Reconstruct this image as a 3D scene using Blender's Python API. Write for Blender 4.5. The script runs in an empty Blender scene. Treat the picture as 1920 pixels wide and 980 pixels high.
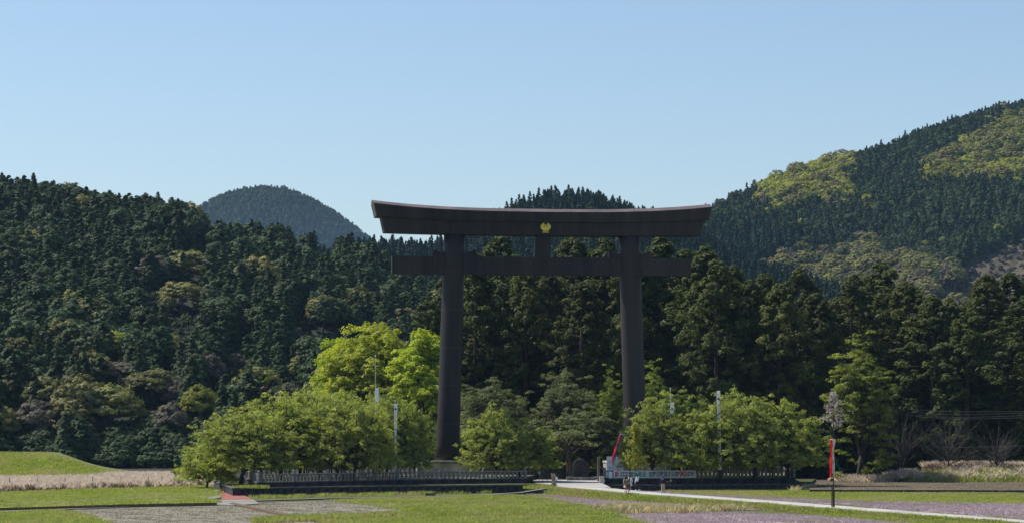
import bpy, math, random
import numpy as np
from mathutils import Vector, Matrix

S = bpy.context.scene
COL = S.collection
random.seed(11)
rng = np.random.default_rng(11)
R = math.radians

# ------------------------------------------------------------------ camera, sky, sun, exposure
HAZE_D = 0.00004
F, HY, CZ = 4832.0, 801.0, 7.5          # focal length in px of a 1920 px wide frame, horizon row, eye height
cam_d = bpy.data.cameras.new('camera')
cam_d.sensor_width = 36
cam_d.lens = 36 * F / 1920
cam_d.shift_y = (HY - 490) / 1920
cam_d.clip_start = 1
cam_d.clip_end = 20000
cam = bpy.data.objects.new('camera', cam_d)
COL.objects.link(cam)
cam.location = (0, 0, CZ)
cam.rotation_euler = (R(90), 0, 0)
S.camera = cam

SUN_EL = 54.0
sun_h = Vector((-0.913, 0.407, 0)).normalized()        # towards the sun: left and behind the gate
sun_dir = Vector((sun_h.x * math.cos(R(SUN_EL)), sun_h.y * math.cos(R(SUN_EL)), math.sin(R(SUN_EL))))
W = bpy.data.worlds.new('World')
S.world = W
W.use_nodes = True
nt = W.node_tree
bg = nt.nodes['Background']
sky = nt.nodes.new('ShaderNodeTexSky')
sky.sky_type = 'NISHITA'
sky.sun_disc = False
sky.sun_elevation = R(SUN_EL)
sky.sun_rotation = math.atan2(sun_h.x, sun_h.y)
sky.altitude = 0
sky.air_density = 1.0
sky.dust_density = 0.7
sky.ozone_density = 3.0
nt.links.new(sky.outputs[0], bg.inputs[0])
bg.inputs[1].default_value = 0.098
sl = bpy.data.lights.new('sun', 'SUN')
sl.energy = 4.6
sl.angle = R(0.5)
sl.color = (1.0, 0.95, 0.87)
so = bpy.data.objects.new('sun', sl)
COL.objects.link(so)
so.rotation_euler = sun_dir.to_track_quat('Z', 'Y').to_euler()
so.location = (-60, 100, 150)
S.view_settings.view_transform = 'Standard'
S.view_settings.look = 'None'
S.view_settings.exposure = 0.45
S.view_settings.gamma = 1
S.cycles.max_bounces = 6
S.cycles.diffuse_bounces = 3
S.cycles.transmission_bounces = 3
S.cycles.volume_bounces = 0
S.cycles.use_denoising = True

def at(px, py, Y):
    return ((px - 960) * Y / F, Y, CZ - (py - HY) * Y / F)
def flat(px, py, z=0.0):
    Y = (CZ - z) * F / (py - HY)
    return ((px - 960) * Y / F, Y)
def X_(px, Y):
    return (px - 960) * Y / F
def Z_(py, Y):
    return CZ - (py - HY) * Y / F

# ------------------------------------------------------------------ materials
MATS = {}
def new_mat(name):
    m = bpy.data.materials.new(name)
    m.use_nodes = True
    MATS[name] = m
    n = m.node_tree
    return m, n, n.nodes['Principled BSDF']

def mat(name, col, rough=0.85, var=0.25, scale=2.0, bump=0.3, col2=None, metal=0.0, stretch=(1, 1, 1), spec=0.3):
    """solid surface: two noises mix the base colour with a second tone, and one drives the bump"""
    m, n, b = new_mat(name)
    N, L = n.nodes, n.links
    tc = N.new('ShaderNodeTexCoord')
    mp = N.new('ShaderNodeMapping')
    mp.inputs['Scale'].default_value = stretch
    L.new(tc.outputs['Object'], mp.inputs[0])
    a = N.new('ShaderNodeTexNoise'); a.inputs['Scale'].default_value = scale; a.inputs['Detail'].default_value = 8
    c = N.new('ShaderNodeTexNoise'); c.inputs['Scale'].default_value = scale * 0.13; c.inputs['Detail'].default_value = 3
    L.new(mp.outputs[0], a.inputs[0]); L.new(mp.outputs[0], c.inputs[0])
    ad = N.new('ShaderNodeMath'); ad.operation = 'ADD'
    L.new(a.outputs[0], ad.inputs[0]); L.new(c.outputs[0], ad.inputs[1])
    mr = N.new('ShaderNodeMapRange')
    mr.inputs[1].default_value = 0.75; mr.inputs[2].default_value = 1.25
    L.new(ad.outputs[0], mr.inputs[0])
    mx = N.new('ShaderNodeMix'); mx.data_type = 'RGBA'
    c2 = col2 or tuple(max(0, x * (1 - var * 1.6)) for x in col)
    c1 = tuple(x * (1 + var * 0.6) for x in col) if not col2 else col
    mx.inputs[6].default_value = (*c2, 1); mx.inputs[7].default_value = (*c1, 1)
    L.new(mr.outputs[0], mx.inputs[0])
    L.new(mx.outputs[2], b.inputs['Base Color'])
    b.inputs['Roughness'].default_value = rough
    b.inputs['Metallic'].default_value = metal
    b.inputs['Specular IOR Level'].default_value = spec
    if bump:
        bp = N.new('ShaderNodeBump'); bp.inputs['Strength'].default_value = bump; bp.inputs['Distance'].default_value = 0.05
        L.new(a.outputs[0], bp.inputs['Height']); L.new(bp.outputs[0], b.inputs['Normal'])
    return m

def leafmat(name, col, col2, trans=0.35, tcol=None, shift=0.25, dry=None):
    """foliage: attribute 'tint' runs between two leaf colours, each tree shifts a little; light also passes through"""
    m, n, b = new_mat(name)
    N, L = n.nodes, n.links
    at_ = N.new('ShaderNodeAttribute'); at_.attribute_name = 'tint'
    mx = N.new('ShaderNodeMix'); mx.data_type = 'RGBA'
    mx.inputs[6].default_value = (*col, 1); mx.inputs[7].default_value = (*col2, 1)
    L.new(at_.outputs['Fac'], mx.inputs[0])
    oi = N.new('ShaderNodeObjectInfo')
    hv = N.new('ShaderNodeHueSaturation')
    r1 = N.new('ShaderNodeMapRange'); r1.inputs[3].default_value = 1 - shift; r1.inputs[4].default_value = 1 + shift
    L.new(oi.outputs['Random'], r1.inputs[0]); L.new(r1.outputs[0], hv.inputs['Value'])
    r2 = N.new('ShaderNodeMath'); r2.operation = 'MULTIPLY'; r2.inputs[1].default_value = 7.31
    r3 = N.new('ShaderNodeMath'); r3.operation = 'FRACT'
    r4 = N.new('ShaderNodeMapRange'); r4.inputs[3].default_value = 0.5 - shift * 0.07; r4.inputs[4].default_value = 0.5 + shift * 0.07
    L.new(oi.outputs['Random'], r2.inputs[0]); L.new(r2.outputs[0], r3.inputs[0]); L.new(r3.outputs[0], r4.inputs[0])
    L.new(r4.outputs[0], hv.inputs['Hue'])
    L.new(mx.outputs[2], hv.inputs['Color'])
    if dry:
        gm = N.new('ShaderNodeNewGeometry'); mp = N.new('ShaderNodeMapping'); mp.inputs['Scale'].default_value = (.10, .05, .1)
        nz = N.new('ShaderNodeTexNoise'); nz.inputs['Scale'].default_value = 1.0; nz.inputs['Detail'].default_value = 7; nz.inputs['Roughness'].default_value = .7
        mr = N.new('ShaderNodeMapRange'); mr.inputs[1].default_value = .42; mr.inputs[2].default_value = .62
        dm = N.new('ShaderNodeMix'); dm.data_type = 'RGBA'; dm.inputs[7].default_value = (*dry, 1)
        L.new(gm.outputs['Position'], mp.inputs[0]); L.new(mp.outputs[0], nz.inputs[0]); L.new(nz.outputs[0], mr.inputs[0]); L.new(mr.outputs[0], dm.inputs[0])
        L.new(hv.outputs[0], dm.inputs[6]); hv = type('o', (), {'outputs': [dm.outputs[2]]})
    L.new(hv.outputs[0], b.inputs['Base Color'])
    b.inputs['Roughness'].default_value = 0.65
    b.inputs['Specular IOR Level'].default_value = 0.15
    tr = N.new('ShaderNodeBsdfTranslucent')
    g = N.new('ShaderNodeMix'); g.data_type = 'RGBA'; g.blend_type = 'MULTIPLY'; g.inputs[0].default_value = 1
    g.inputs[7].default_value = (*(tcol or (1.1, 1.15, 0.55)), 1)
    L.new(hv.outputs[0], g.inputs[6]); L.new(g.outputs[2], tr.inputs[0])
    ms = N.new('ShaderNodeMixShader'); ms.inputs[0].default_value = trans
    L.new(b.outputs[0], ms.inputs[1]); L.new(tr.outputs[0], ms.inputs[2])
    L.new(ms.outputs[0], N['Material Output'].inputs[0])
    return m

# gate and masonry
mat('weathered_steel', (0.044, 0.035, 0.034), 0.55, 0.6, 0.9, 0.15, col2=(0.012, 0.010, 0.013), stretch=(1, 1, 0.10), spec=0.25)
mat('sun_tone_steel', (0.115, 0.085, 0.082), 0.6, 0.3, 0.8, 0.15)  # sunlight on the beam's top and ends, put into the steel colour
mat('seam_steel', (0.050, 0.042, 0.042), 0.5, 0.3, 2.0, 0.1)
mat('crest_gold', (0.80, 0.62, 0.10), 0.45, 0.08, 3, 0.05)
mat('crest_dark', (0.02, 0.02, 0.02), 0.6, 0.1, 3, 0.0)
mat('plinth_stone', (0.46, 0.43, 0.37), 0.9, 0.28, 1.6, 0.4)
mat('plinth_moss', (0.22, 0.22, 0.13), 0.95, 0.4, 3.0, 0.6)
mat('fence_stone', (0.25, 0.24, 0.22), 0.9, 0.35, 4.0, 0.5)
mat('wall_stone', (0.055, 0.055, 0.058), 0.95, 0.45, 1.5, 0.6)
mat('wall_cap', (0.11, 0.11, 0.10), 0.95, 0.45, 1.5, 0.5)
mat('bark_dull', (0.09, 0.08, 0.07), 0.95, 0.3, 5.0, 0.4)
mat('monument_stone', (0.05, 0.048, 0.043), 0.9, 0.4, 2.5, 0.6)
mat('concrete', (0.22, 0.21, 0.19), 0.9, 0.2, 1.2, 0.3)
mat('road', (0.40, 0.385, 0.36), 0.92, 0.15, 1.4, 0.3)
mat('plaza', (0.36, 0.34, 0.32), 0.92, 0.14, 1.0, 0.3)
mat('red_paving', (0.28, 0.10, 0.075), 0.9, 0.2, 2.0, 0.2)
mat('wood_dark', (0.055, 0.042, 0.032), 0.85, 0.35, 3.0, 0.4, stretch=(1, 1, 0.2))
mat('wood_grey', (0.24, 0.21, 0.16), 0.9, 0.3, 6.0, 0.4, stretch=(1, 1, 0.2))
mat('pole_white', (0.62, 0.62, 0.60), 0.5, 0.08, 4.0, 0.05)
mat('cloth_white', (0.84, 0.84, 0.83), 0.85, 0.03, 2.0, 0.1)
leafmat('banner_cloth', (0.86, 0.87, 0.90), (0.86, 0.87, 0.90), 0.38, (1, 1, 1), shift=0.01)
mat('board_white', (0.78, 0.78, 0.84), 0.7, 0.05, 2.0, 0.0)
mat('bark_cherry', (0.075, 0.062, 0.052), 0.95, 0.4, 6.0, 0.6, stretch=(1, 1, 0.4))
mat('bark_cedar', (0.10, 0.070, 0.050), 0.95, 0.4, 4.0, 0.6, stretch=(1, 1, 0.15))
mat('bark_pale', (0.20, 0.175, 0.15), 0.95, 0.3, 5.0, 0.4)
mat('forest_soil', (0.028, 0.026, 0.018), 1.0, 0.4, 0.3, 0.5)
mat('hill_soil', (0.018, 0.024, 0.013), 1.0, 0.4, 0.2, 0.5)
mat('red_print', (0.62, 0.03, 0.04), 0.7, 0.03, 2, 0)
mat('teal_print', (0.03, 0.24, 0.20), 0.7, 0.03, 2, 0)
mat('blue_print', (0.02, 0.10, 0.20), 0.7, 0.03, 2, 0)
mat('black_print', (0.03, 0.03, 0.035), 0.7, 0.03, 2, 0)
mat('pink_print', (0.85, 0.35, 0.42), 0.7, 0.03, 2, 0)
# ribbon red below
# ribbon blue below
# ribbon green below
# ribbon cream below
# ribbon white below
# ribbon pink below
mat('net_green', (0.02, 0.16, 0.12), 0.8, 0.1, 3, 0.1)
mat('skin', (0.45, 0.27, 0.19), 0.6, 0.06, 8, 0.0)
mat('hair_black', (0.012, 0.010, 0.010), 0.5, 0.1, 8, 0.0)
mat('hair_grey', (0.30, 0.29, 0.27), 0.6, 0.1, 8, 0.0)
mat('cloth_navy', (0.020, 0.022, 0.060), 0.9, 0.15, 4, 0.1)
mat('cloth_black', (0.012, 0.012, 0.014), 0.9, 0.15, 4, 0.1)
mat('cloth_beige', (0.42, 0.35, 0.27), 0.9, 0.12, 4, 0.1)
mat('cloth_grey', (0.42, 0.41, 0.42), 0.9, 0.12, 4, 0.1)
mat('cloth_olive', (0.12, 0.11, 0.06), 0.9, 0.15, 4, 0.1)
mat('cloth_brown', (0.10, 0.06, 0.05), 0.9, 0.15, 4, 0.1)
mat('shoe_red', (0.28, 0.03, 0.03), 0.7, 0.1, 4, 0.0)
mat('straw', (0.38, 0.33, 0.22), 0.95, 0.3, 8, 0.5, stretch=(1, 1, 0.2))
mat('wire', (0.09, 0.09, 0.09), 0.5, 0.05, 2, 0.0)
# leaves
leafmat('ribbon_pink', (0.80, 0.12, 0.30), (0.80, 0.12, 0.30), 0.45, (1, 1, 1), shift=0.01)
leafmat('ribbon_white', (0.80, 0.76, 0.80), (0.80, 0.76, 0.80), 0.45, (1, 1, 1), shift=0.01)
leafmat('ribbon_cream', (0.75, 0.58, 0.38), (0.75, 0.58, 0.38), 0.45, (1, 1, 1), shift=0.01)
leafmat('ribbon_green', (0.01, 0.22, 0.12), (0.01, 0.22, 0.12), 0.45, (1, 1, 1), shift=0.01)
leafmat('ribbon_blue', (0.06, 0.08, 0.35), (0.06, 0.08, 0.35), 0.45, (1, 1, 1), shift=0.01)
leafmat('ribbon_red', (0.80, 0.04, 0.05), (0.80, 0.04, 0.05), 0.45, (1, 1, 1), shift=0.01)
leafmat('leaf_midgreen', (0.10, 0.135, 0.025), (0.32, 0.36, 0.06), 0.35, shift=0.1)
leafmat('leaf_cherry', (0.21, 0.265, 0.055), (0.41, 0.445, 0.135), 0.54, (1.25, 1.25, .6), shift=0.10)
leafmat('leaf_cherry_grey', (0.105, 0.125, 0.05), (0.27, 0.285, 0.14), 0.45, (1.0, 1.1, 0.6), shift=0.10)
leafmat('leaf_lime', (0.30, 0.36, 0.025), (0.52, 0.53, 0.08), 0.45, (1.1, 1.1, 0.4), shift=0.05)
leafmat('leaf_fresh', (0.28, 0.36, 0.015), (0.45, 0.50, 0.05), 0.40, (1.1, 1.15, 0.4), shift=0.05)
leafmat('leaf_cedar', (0.042, 0.054, 0.013), (0.120, 0.142, 0.032), 0.3, shift=0.22)
leafmat('leaf_hill', (0.027, 0.052, 0.016), (0.068, 0.106, 0.032), 0.14, (1, 1, 0.8), shift=0.22)
leafmat('leaf_spire', (0.017, 0.044, 0.025), (0.036, 0.082, 0.042), 0.14, (1, 1, 0.8), shift=0.2)
leafmat('leaf_olive', (0.080, 0.084, 0.030), (0.30, 0.285, 0.085), 0.22, shift=0.25)
leafmat('leaf_tan', (0.095, 0.085, 0.062), (0.19, 0.165, 0.115), 0.2, (1, 1, 0.8), shift=0.2)
leafmat('leaf_yellowgreen', (0.20, 0.235, 0.03), (0.42, 0.42, 0.08), 0.42, shift=0.25)
leafmat('leaf_orange', (0.14, 0.105, 0.05), (0.25, 0.19, 0.09), 0.3, shift=0.2)
leafmat('leaf_bare', (0.36, 0.30, 0.28), (0.66, 0.57, 0.53), 0.2, (1, 1, 1), shift=0.1)
leafmat('grass_blade', (0.19, 0.245, 0.045), (0.36, 0.39, 0.12), 0.5, shift=0.25, dry=(0.38, 0.35, 0.19))
leafmat('reed_blade', (0.52, 0.42, 0.33), (0.80, 0.69, 0.58), 0.5, (1, 1, 0.9), shift=0.15)
leafmat('reed_dark', (0.13, 0.085, 0.055), (0.26, 0.18, 0.12), 0.25, (1, 1, 0.9), shift=0.15)
leafmat('vetch_bloom', (0.35, 0.28, 0.285), (0.60, 0.475, 0.51), 0.35, (1, 0.95, 1), shift=0.2, dry=(0.36, 0.33, 0.25))
leafmat('straw_tuft', (0.36, 0.30, 0.14), (0.60, 0.52, 0.30), 0.3, (1, 1, 0.8), shift=0.2)

def fieldmat(name, c1, c2, c3, s=0.25, stretch=(0.35, 1, 1), bump=0.6):
    """field surface in three tones: broad patches, a middle mottle and fine grain"""
    m, n, b = new_mat(name)
    N, L = n.nodes, n.links
    g = N.new('ShaderNodeNewGeometry')
    mp = N.new('ShaderNodeMapping'); mp.inputs['Scale'].default_value = stretch
    L.new(g.outputs['Position'], mp.inputs[0])
    def noise(sc, det):
        t = N.new('ShaderNodeTexNoise'); t.inputs['Scale'].default_value = sc; t.inputs['Detail'].default_value = det
        t.inputs['Roughness'].default_value = 0.65
        L.new(mp.outputs[0], t.inputs[0]); return t
    a, c, d = noise(s * 0.45, 4), noise(s * 9, 8), noise(s * 2, 6)
    def rng_(t, lo, hi):
        r = N.new('ShaderNodeMapRange'); r.inputs[1].default_value = lo; r.inputs[2].default_value = hi
        L.new(t.outputs[0], r.inputs[0]); return r
    m1 = N.new('ShaderNodeMix'); m1.data_type = 'RGBA'
    m1.inputs[6].default_value = (*c1, 1); m1.inputs[7].default_value = (*c2, 1)
    L.new(rng_(c, 0.38, 0.62).outputs[0], m1.inputs[0])
    m2 = N.new('ShaderNodeMix'); m2.data_type = 'RGBA'
    L.new(m1.outputs[2], m2.inputs[6]); m2.inputs[7].default_value = (*c3, 1)
    ad = N.new('ShaderNodeMath'); ad.operation = 'ADD'
    L.new(a.outputs[0], ad.inputs[0]); L.new(d.outputs[0], ad.inputs[1])
    L.new(rng_(ad, 0.95, 1.3).outputs[0], m2.inputs[0])
    L.new(m2.outputs[2], b.inputs['Base Color'])
    b.inputs['Roughness'].default_value = 0.95
    b.inputs['Specular IOR Level'].default_value = 0.1
    bp = N.new('ShaderNodeBump'); bp.inputs['Strength'].default_value = bump; bp.inputs['Distance'].default_value = 0.12
    L.new(c.outputs[0], bp.inputs['Height']); L.new(bp.outputs[0], b.inputs['Normal'])
    return m
fieldmat('field_green', (0.085, 0.115, 0.025), (0.155, 0.18, 0.045), (0.19, 0.18, 0.085))
fieldmat('field_dry', (0.24, 0.235, 0.09), (0.33, 0.31, 0.13), (0.17, 0.20, 0.05))
fieldmat('field_bright', (0.14, 0.19, 0.025), (0.22, 0.27, 0.05), (0.19, 0.22, 0.05))
fieldmat('field_gravel', (0.17, 0.15, 0.12), (0.25, 0.22, 0.18), (0.20, 0.185, 0.12), s=0.5)
fieldmat('field_vetch', (0.25, 0.19, 0.215), (0.38, 0.30, 0.33), (0.26, 0.24, 0.17), s=0.5)
fieldmat('field_soil', (0.10, 0.072, 0.048), (0.17, 0.125, 0.085), (0.13, 0.10, 0.06), s=0.5)
fieldmat('field_reed', (0.24, 0.18, 0.13), (0.36, 0.28, 0.20), (0.20, 0.15, 0.10), s=0.5)
fieldmat('moss_ledge', (0.035, 0.040, 0.018), (0.07, 0.075, 0.03), (0.09, 0.10, 0.03), s=.6)
fieldmat('ground', (0.07, 0.085, 0.025), (0.11, 0.12, 0.04), (0.09, 0.08, 0.04))
fieldmat('terrace_top', (0.10, 0.10, 0.06), (0.15, 0.14, 0.09), (0.09, 0.10, 0.04))
fieldmat('cut_slope', (0.055, 0.045, 0.032), (0.125, 0.105, 0.080), (0.080, 0.072, 0.045), s=0.06, stretch=(0.35, 1, 3.2))

# ------------------------------------------------------------------ mesh helpers
class MB:
    """collects vertices and faces; build() links them as ONE mesh object"""
    def __init__(s): s.v, s.f, s.m = [], [], []
    def add(s, v, f, mi=0):
        o = len(s.v); s.v += [tuple(p) for p in v]; s.f += [tuple(i + o for i in q) for q in f]; s.m += [mi] * len(f); return s
    def box(s, cx, cy, cz, sx, sy, sz, rot=0.0, mi=0, taper=1.0, bev=0.0):
        """box centred in x, y standing on cz; taper scales the top; bev chamfers the four upright edges"""
        hx, hy = sx / 2, sy / 2
        if bev:
            p = [(-hx + bev, -hy), (hx - bev, -hy), (hx, -hy + bev), (hx, hy - bev), (hx - bev, hy), (-hx + bev, hy), (-hx, hy - bev), (-hx, -hy + bev)]
        else:
            p = [(-hx, -hy), (hx, -hy), (hx, hy), (-hx, hy)]
        return s.prism([(x, y) for x, y in p], cz, cz + sz, (cx, cy), rot, mi, taper)
    def prism(s, poly, z0, z1, c=(0, 0), rot=0.0, mi=0, taper=1.0):
        n = len(poly); ca, sa = math.cos(rot), math.sin(rot)
        v = []
        for z, t in ((z0, 1.0), (z1, taper)):
            for x, y in poly:
                x, y = x * t, y * t
                v.append((c[0] + x * ca - y * sa, c[1] + x * sa + y * ca, z))
        f = [(i, (i + 1) % n, n + (i + 1) % n, n + i) for i in range(n)]
        f += [tuple(range(n - 1, -1, -1)), tuple(range(n, 2 * n))]
        return s.add(v, f, mi)
    def tube(s, pts, rad, n=6, mi=0, caps=True):
        pts = [Vector(p) for p in pts]
        if not hasattr(rad, '__len__'): rad = [rad] * len(pts)
        v, f = [], []
        prev = None
        for i, p in enumerate(pts):
            d = (pts[min(i + 1, len(pts) - 1)] - pts[max(i - 1, 0)])
            d = d.normalized() if d.length > 1e-9 else Vector((0, 0, 1))
            if prev is None:
                a = d.cross(Vector((1, 0, 0)) if abs(d.x) < .8 else Vector((0, 1, 0))).normalized()
            else:
                a = (prev - d * prev.dot(d)).normalized()
            prev = a; b = d.cross(a)
            for k in range(n):
                t = 2 * math.pi * k / n
                v.append(p + (a * math.cos(t) + b * math.sin(t)) * rad[i])
        for i in range(len(pts) - 1):
            for k in range(n):
                k2 = (k + 1) % n
                f.append((i * n + k, i * n + k2, (i + 1) * n + k2, (i + 1) * n + k))
        if caps:
            f.append(tuple(range(n - 1, -1, -1))); f.append(tuple((len(pts) - 1) * n + k for k in range(n)))
        return s.add(v, f, mi)
    def ball(s, c, r, n=8, mi=0):
        if not hasattr(r, '__len__'): r = (r, r, r)
        v, f = [(c[0], c[1], c[2] - r[2])], []
        m = max(3, n // 2)
        for i in range(1, m):
            t = math.pi * i / m
            for k in range(n):
                a = 2 * math.pi * k / n
                v.append((c[0] + r[0] * math.sin(t) * math.cos(a), c[1] + r[1] * math.sin(t) * math.sin(a), c[2] - r[2] * math.cos(t)))
        v.append((c[0], c[1], c[2] + r[2]))
        for k in range(n): f.append((0, 1 + (k + 1) % n, 1 + k))
        for i in range(m - 2):
            for k in range(n):
                a, b = 1 + i * n + k, 1 + i * n + (k + 1) % n
                f.append((a, b, b + n, a + n))
        e = len(v) - 1
        for k in range(n): f.append((e, e - n + k, e - n + (k + 1) % n))
        return s.add(v, f, mi)
    def mesh(s, name, mats, smooth=False):
        me = bpy.data.meshes.new(name)
        me.from_pydata(s.v, [], s.f)
        for m in (mats if isinstance(mats, (list, tuple)) else [mats]): me.materials.append(MATS[m])
        me.polygons.foreach_set('material_index', s.m)
        if smooth: me.polygons.foreach_set('use_smooth', [True] * len(s.f))
        me.update()
        return me
    def build(s, name, mats, parent=None, smooth=False):
        return obj(name, s.mesh(name, mats, smooth), parent)

def obj(name, me, parent=None, loc=None, rotz=None, scale=None):
    o = bpy.data.objects.new(name, me)
    COL.objects.link(o)
    if loc is not None: o.location = loc
    if rotz is not None: o.rotation_euler = (0, 0, rotz)
    if scale is not None: o.scale = scale if hasattr(scale, '__len__') else (scale,) * 3
    if parent is not None: o.parent = parent
    return o
def tag(o, label=None, cat=None, group=None, kind=None):
    if label: o['label'] = label
    if cat: o['category'] = cat
    if group: o['group'] = group
    if kind: o['kind'] = kind
    return o
def thing(name, label, cat, loc=(0, 0, 0), rotz=0.0, group=None, scale=1.0):
    return tag(obj(name, None, None, loc, rotz, scale), label, cat, group)
def struct(o, label=None):
    o['kind'] = 'structure'
    if label: o['label'] = label
    return o

def np_mesh(name, V, Tri, mats, tint=None, midx=None):
    me = bpy.data.meshes.new(name)
    nv, nf = len(V), len(Tri)
    me.vertices.add(nv); me.vertices.foreach_set('co', np.ascontiguousarray(V, np.float32).ravel())
    me.loops.add(nf * 3); me.loops.foreach_set('vertex_index', np.ascontiguousarray(Tri, np.int32).ravel())
    me.polygons.add(nf); me.polygons.foreach_set('loop_start', np.arange(0, nf * 3, 3, dtype=np.int32))
    try: me.polygons.foreach_set('loop_total', np.full(nf, 3, np.int32))
    except Exception: pass
    for m in mats: me.materials.append(MATS[m])
    if midx is not None: me.polygons.foreach_set('material_index', np.ascontiguousarray(midx, np.int32))
    if tint is not None:
        a = me.attributes.new('tint', 'FLOAT', 'POINT'); a.data.foreach_set('value', np.ascontiguousarray(tint, np.float32))
    me.update(calc_edges=True)
    return me

def unit(a): return a / np.maximum(np.linalg.norm(a, axis=1, keepdims=True), 1e-9)
def sphere_dirs(n, lo=-0.5, hi=1.0):
    z = rng.uniform(lo, hi, n); a = rng.uniform(0, 2 * np.pi, n); r = np.sqrt(np.maximum(0, 1 - z * z))
    return np.stack([r * np.cos(a), r * np.sin(a), z], 1)
def leaf_tris(C, Nn, size, tint, aspect=0.62):
    """one irregular triangle per leaf tuft, lying across its normal"""
    n = len(C)
    t1 = unit(np.cross(Nn, rng.normal(size=(n, 3)))); t2 = np.cross(Nn, t1)
    s = (size * rng.uniform(0.65, 1.35, n))[:, None]
    k = rng.uniform(0.75, 1.25, (n, 3, 1))
    V = np.empty((n, 3, 3))
    V[:, 0] = C + t1 * s * k[:, 0]
    V[:, 1] = C - t1 * s * 0.55 * k[:, 1] + t2 * s * aspect * k[:, 1]
    V[:, 2] = C - t1 * s * 0.55 * k[:, 2] - t2 * s * aspect * k[:, 2]
    return V.reshape(-1, 3), np.arange(n * 3).reshape(-1, 3), np.repeat(tint, 3)

def clumped(C, Rr, sub=6, per=8, size=0.3, lo=-0.35, mixn=0.55, subr=0.45, upn=0.25, tb=None, out=0.0, ctr=None):
    """leaf tufts: sub-clumps spread over each clump's shell, leaves over each sub-clump's shell"""
    n = len(C)
    if Rr.ndim == 1: Rr = np.repeat(Rr[:, None], 3, 1)
    ci = np.repeat(np.arange(n), sub)
    d = sphere_dirs(n * sub, lo)
    Cs = C[ci] + d * Rr[ci] * rng.uniform(0.6, 1.0, (n * sub, 1))
    Rs = Rr[ci] * subr
    li = np.repeat(np.arange(n * sub), per)
    dl = sphere_dirs(n * sub * per, lo)
    P = Cs[li] + dl * Rs[li] * rng.uniform(0.55, 1.1, (len(li), 1))
    og = 0
    if out:
        og = unit((P - np.array(ctr)) * np.array([1, 1, .55])) * out
    Nn = unit(dl * 0.6 + d[li] * 0.6 + og + np.array([0, 0, upn]) + rng.normal(size=(len(li), 3)) * mixn)
    tc = rng.uniform(0, 1, n)[ci] if tb is None else tb[ci]
    ts = np.clip(tc * 0.5 + rng.uniform(0, 0.5, n * sub), 0, 1)
    tl = np.clip(ts[li] * 0.75 + rng.uniform(0, 0.25, len(li)), 0, 1)
    return leaf_tris(P, Nn, size, tl)

def merge(parts):
    V, T, Ti, M, o = [], [], [], [], 0
    for v, t, ti, m in parts:
        V.append(v); T.append(t + o); Ti.append(ti); M.append(np.full(len(t), m)); o += len(v)
    return np.concatenate(V), np.concatenate(T), np.concatenate(Ti), np.concatenate(M)
def mb_arrays(mb, mi):
    V = np.array([tuple(p) for p in mb.v]); T = []
    for f in mb.f:
        for k in range(1, len(f) - 1): T.append((f[0], f[k], f[k + 1]))
    return V, np.array(T), np.zeros(len(V)), mi

# ------------------------------------------------------------------ ground, fields, roads
def poly_sheet(name, poly, z, m, thick=None, side=None, label=None):
    """field or path: a slab whose top lies at z, with real side faces down to z - thick"""
    th = thick if thick is not None else 0.3
    mb = MB(); mb.prism(poly, z - th, z)
    mb.m = [1] * (len(poly) + 1) + [0]
    o = mb.build(name, [m, side or m])
    return struct(o, label)
def pxpoly(pts, z=0.0): return [flat(px, py, z) for px, py in pts]

g = MB()
xs = [-6000, -1500, -600, -300, -120, 0, 120, 300, 600, 1500, 6000]
ys = [-400, 0, 150, 250, 320, 400, 600, 1000, 2000, 4000, 9000]
V = [(x, y, 0.0 if y < 600 else -0.5) for y in ys for x in xs]
n_ = len(xs)
g.add(V, [(j * n_ + i, j * n_ + i + 1, (j + 1) * n_ + i + 1, (j + 1) * n_ + i) for j in range(len(ys) - 1) for i in range(n_ - 1)])
struct(g.build('ground', 'ground'), 'flat valley ground under fields and forest')

poly_sheet('field', pxpoly([(-400, 932), (0, 922), (200, 915), (385, 910), (410, 919), (404, 936), (404, 941), (235, 944), (0, 951), (-400, 960)], 0.35), 0.35, 'field_bright', 0.6, 'field_soil', 'mown green field in front of the reeds at left')
poly_sheet('ditch_edge', pxpoly([(-400, 964), (0, 955), (235, 947), (245, 949), (110, 954), (0, 959), (-400, 968)], 0.10), 0.10, 'concrete', 0.3, 'wall_stone', 'grey concrete ditch edge at far left')
poly_sheet('field', pxpoly([(-400, 1100), (-400, 968), (0, 959), (112, 954), (160, 962), (232, 992), (420, 1100)], 0.05), 0.05, 'field_green', 0.3, None, 'bright green corner field at bottom left')
poly_sheet('field', pxpoly([(420, 1100), (232, 992), (160, 962), (135, 955), (250, 950), (405, 944), (432, 946), (575, 975), (700, 1005), (900, 1100)], 0.03), 0.03, 'field_gravel', 0.3, None, 'grey stubble field at lower left')
poly_sheet('field', pxpoly([(450, 944), (500, 941), (612, 938), (700, 948), (790, 962), (770, 966), (640, 972), (585, 972)], 0.03), 0.03, 'field_gravel', 0.3, None, 'grey stubble wedge beside the concrete strip')
poly_sheet('field_ridge', pxpoly([(431, 942), (438, 941), (580, 970), (574, 973)], 0.2), 0.2, 'field_soil', 0.4, None, 'thin brown earth ridge between the two stubble fields')
poly_sheet('path', pxpoly([(408, 919), (440, 918), (474, 936), (410, 938)], 0.12), 0.12, 'red_paving', 0.3, 'concrete', 'short red paved ramp beside the left terrace')
poly_sheet('path', pxpoly([(404, 936.5), (476, 935.5), (486, 943), (440, 946), (404, 945)], 0.13), 0.13, 'concrete', 0.3, None, 'grey concrete junction below the red ramp')
poly_sheet('field', pxpoly([(900, 1100), (700, 1004), (585, 974), (640, 971), (770, 965), (790, 961), (700, 947), (612, 937), (780, 931), (960, 927), (1010, 928), (1090, 945), (1160, 962), (1230, 985), (1300, 1100)], 0.04), 0.04, 'field_green', 0.3, None, 'large mown green field in front of the left terrace')
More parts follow.
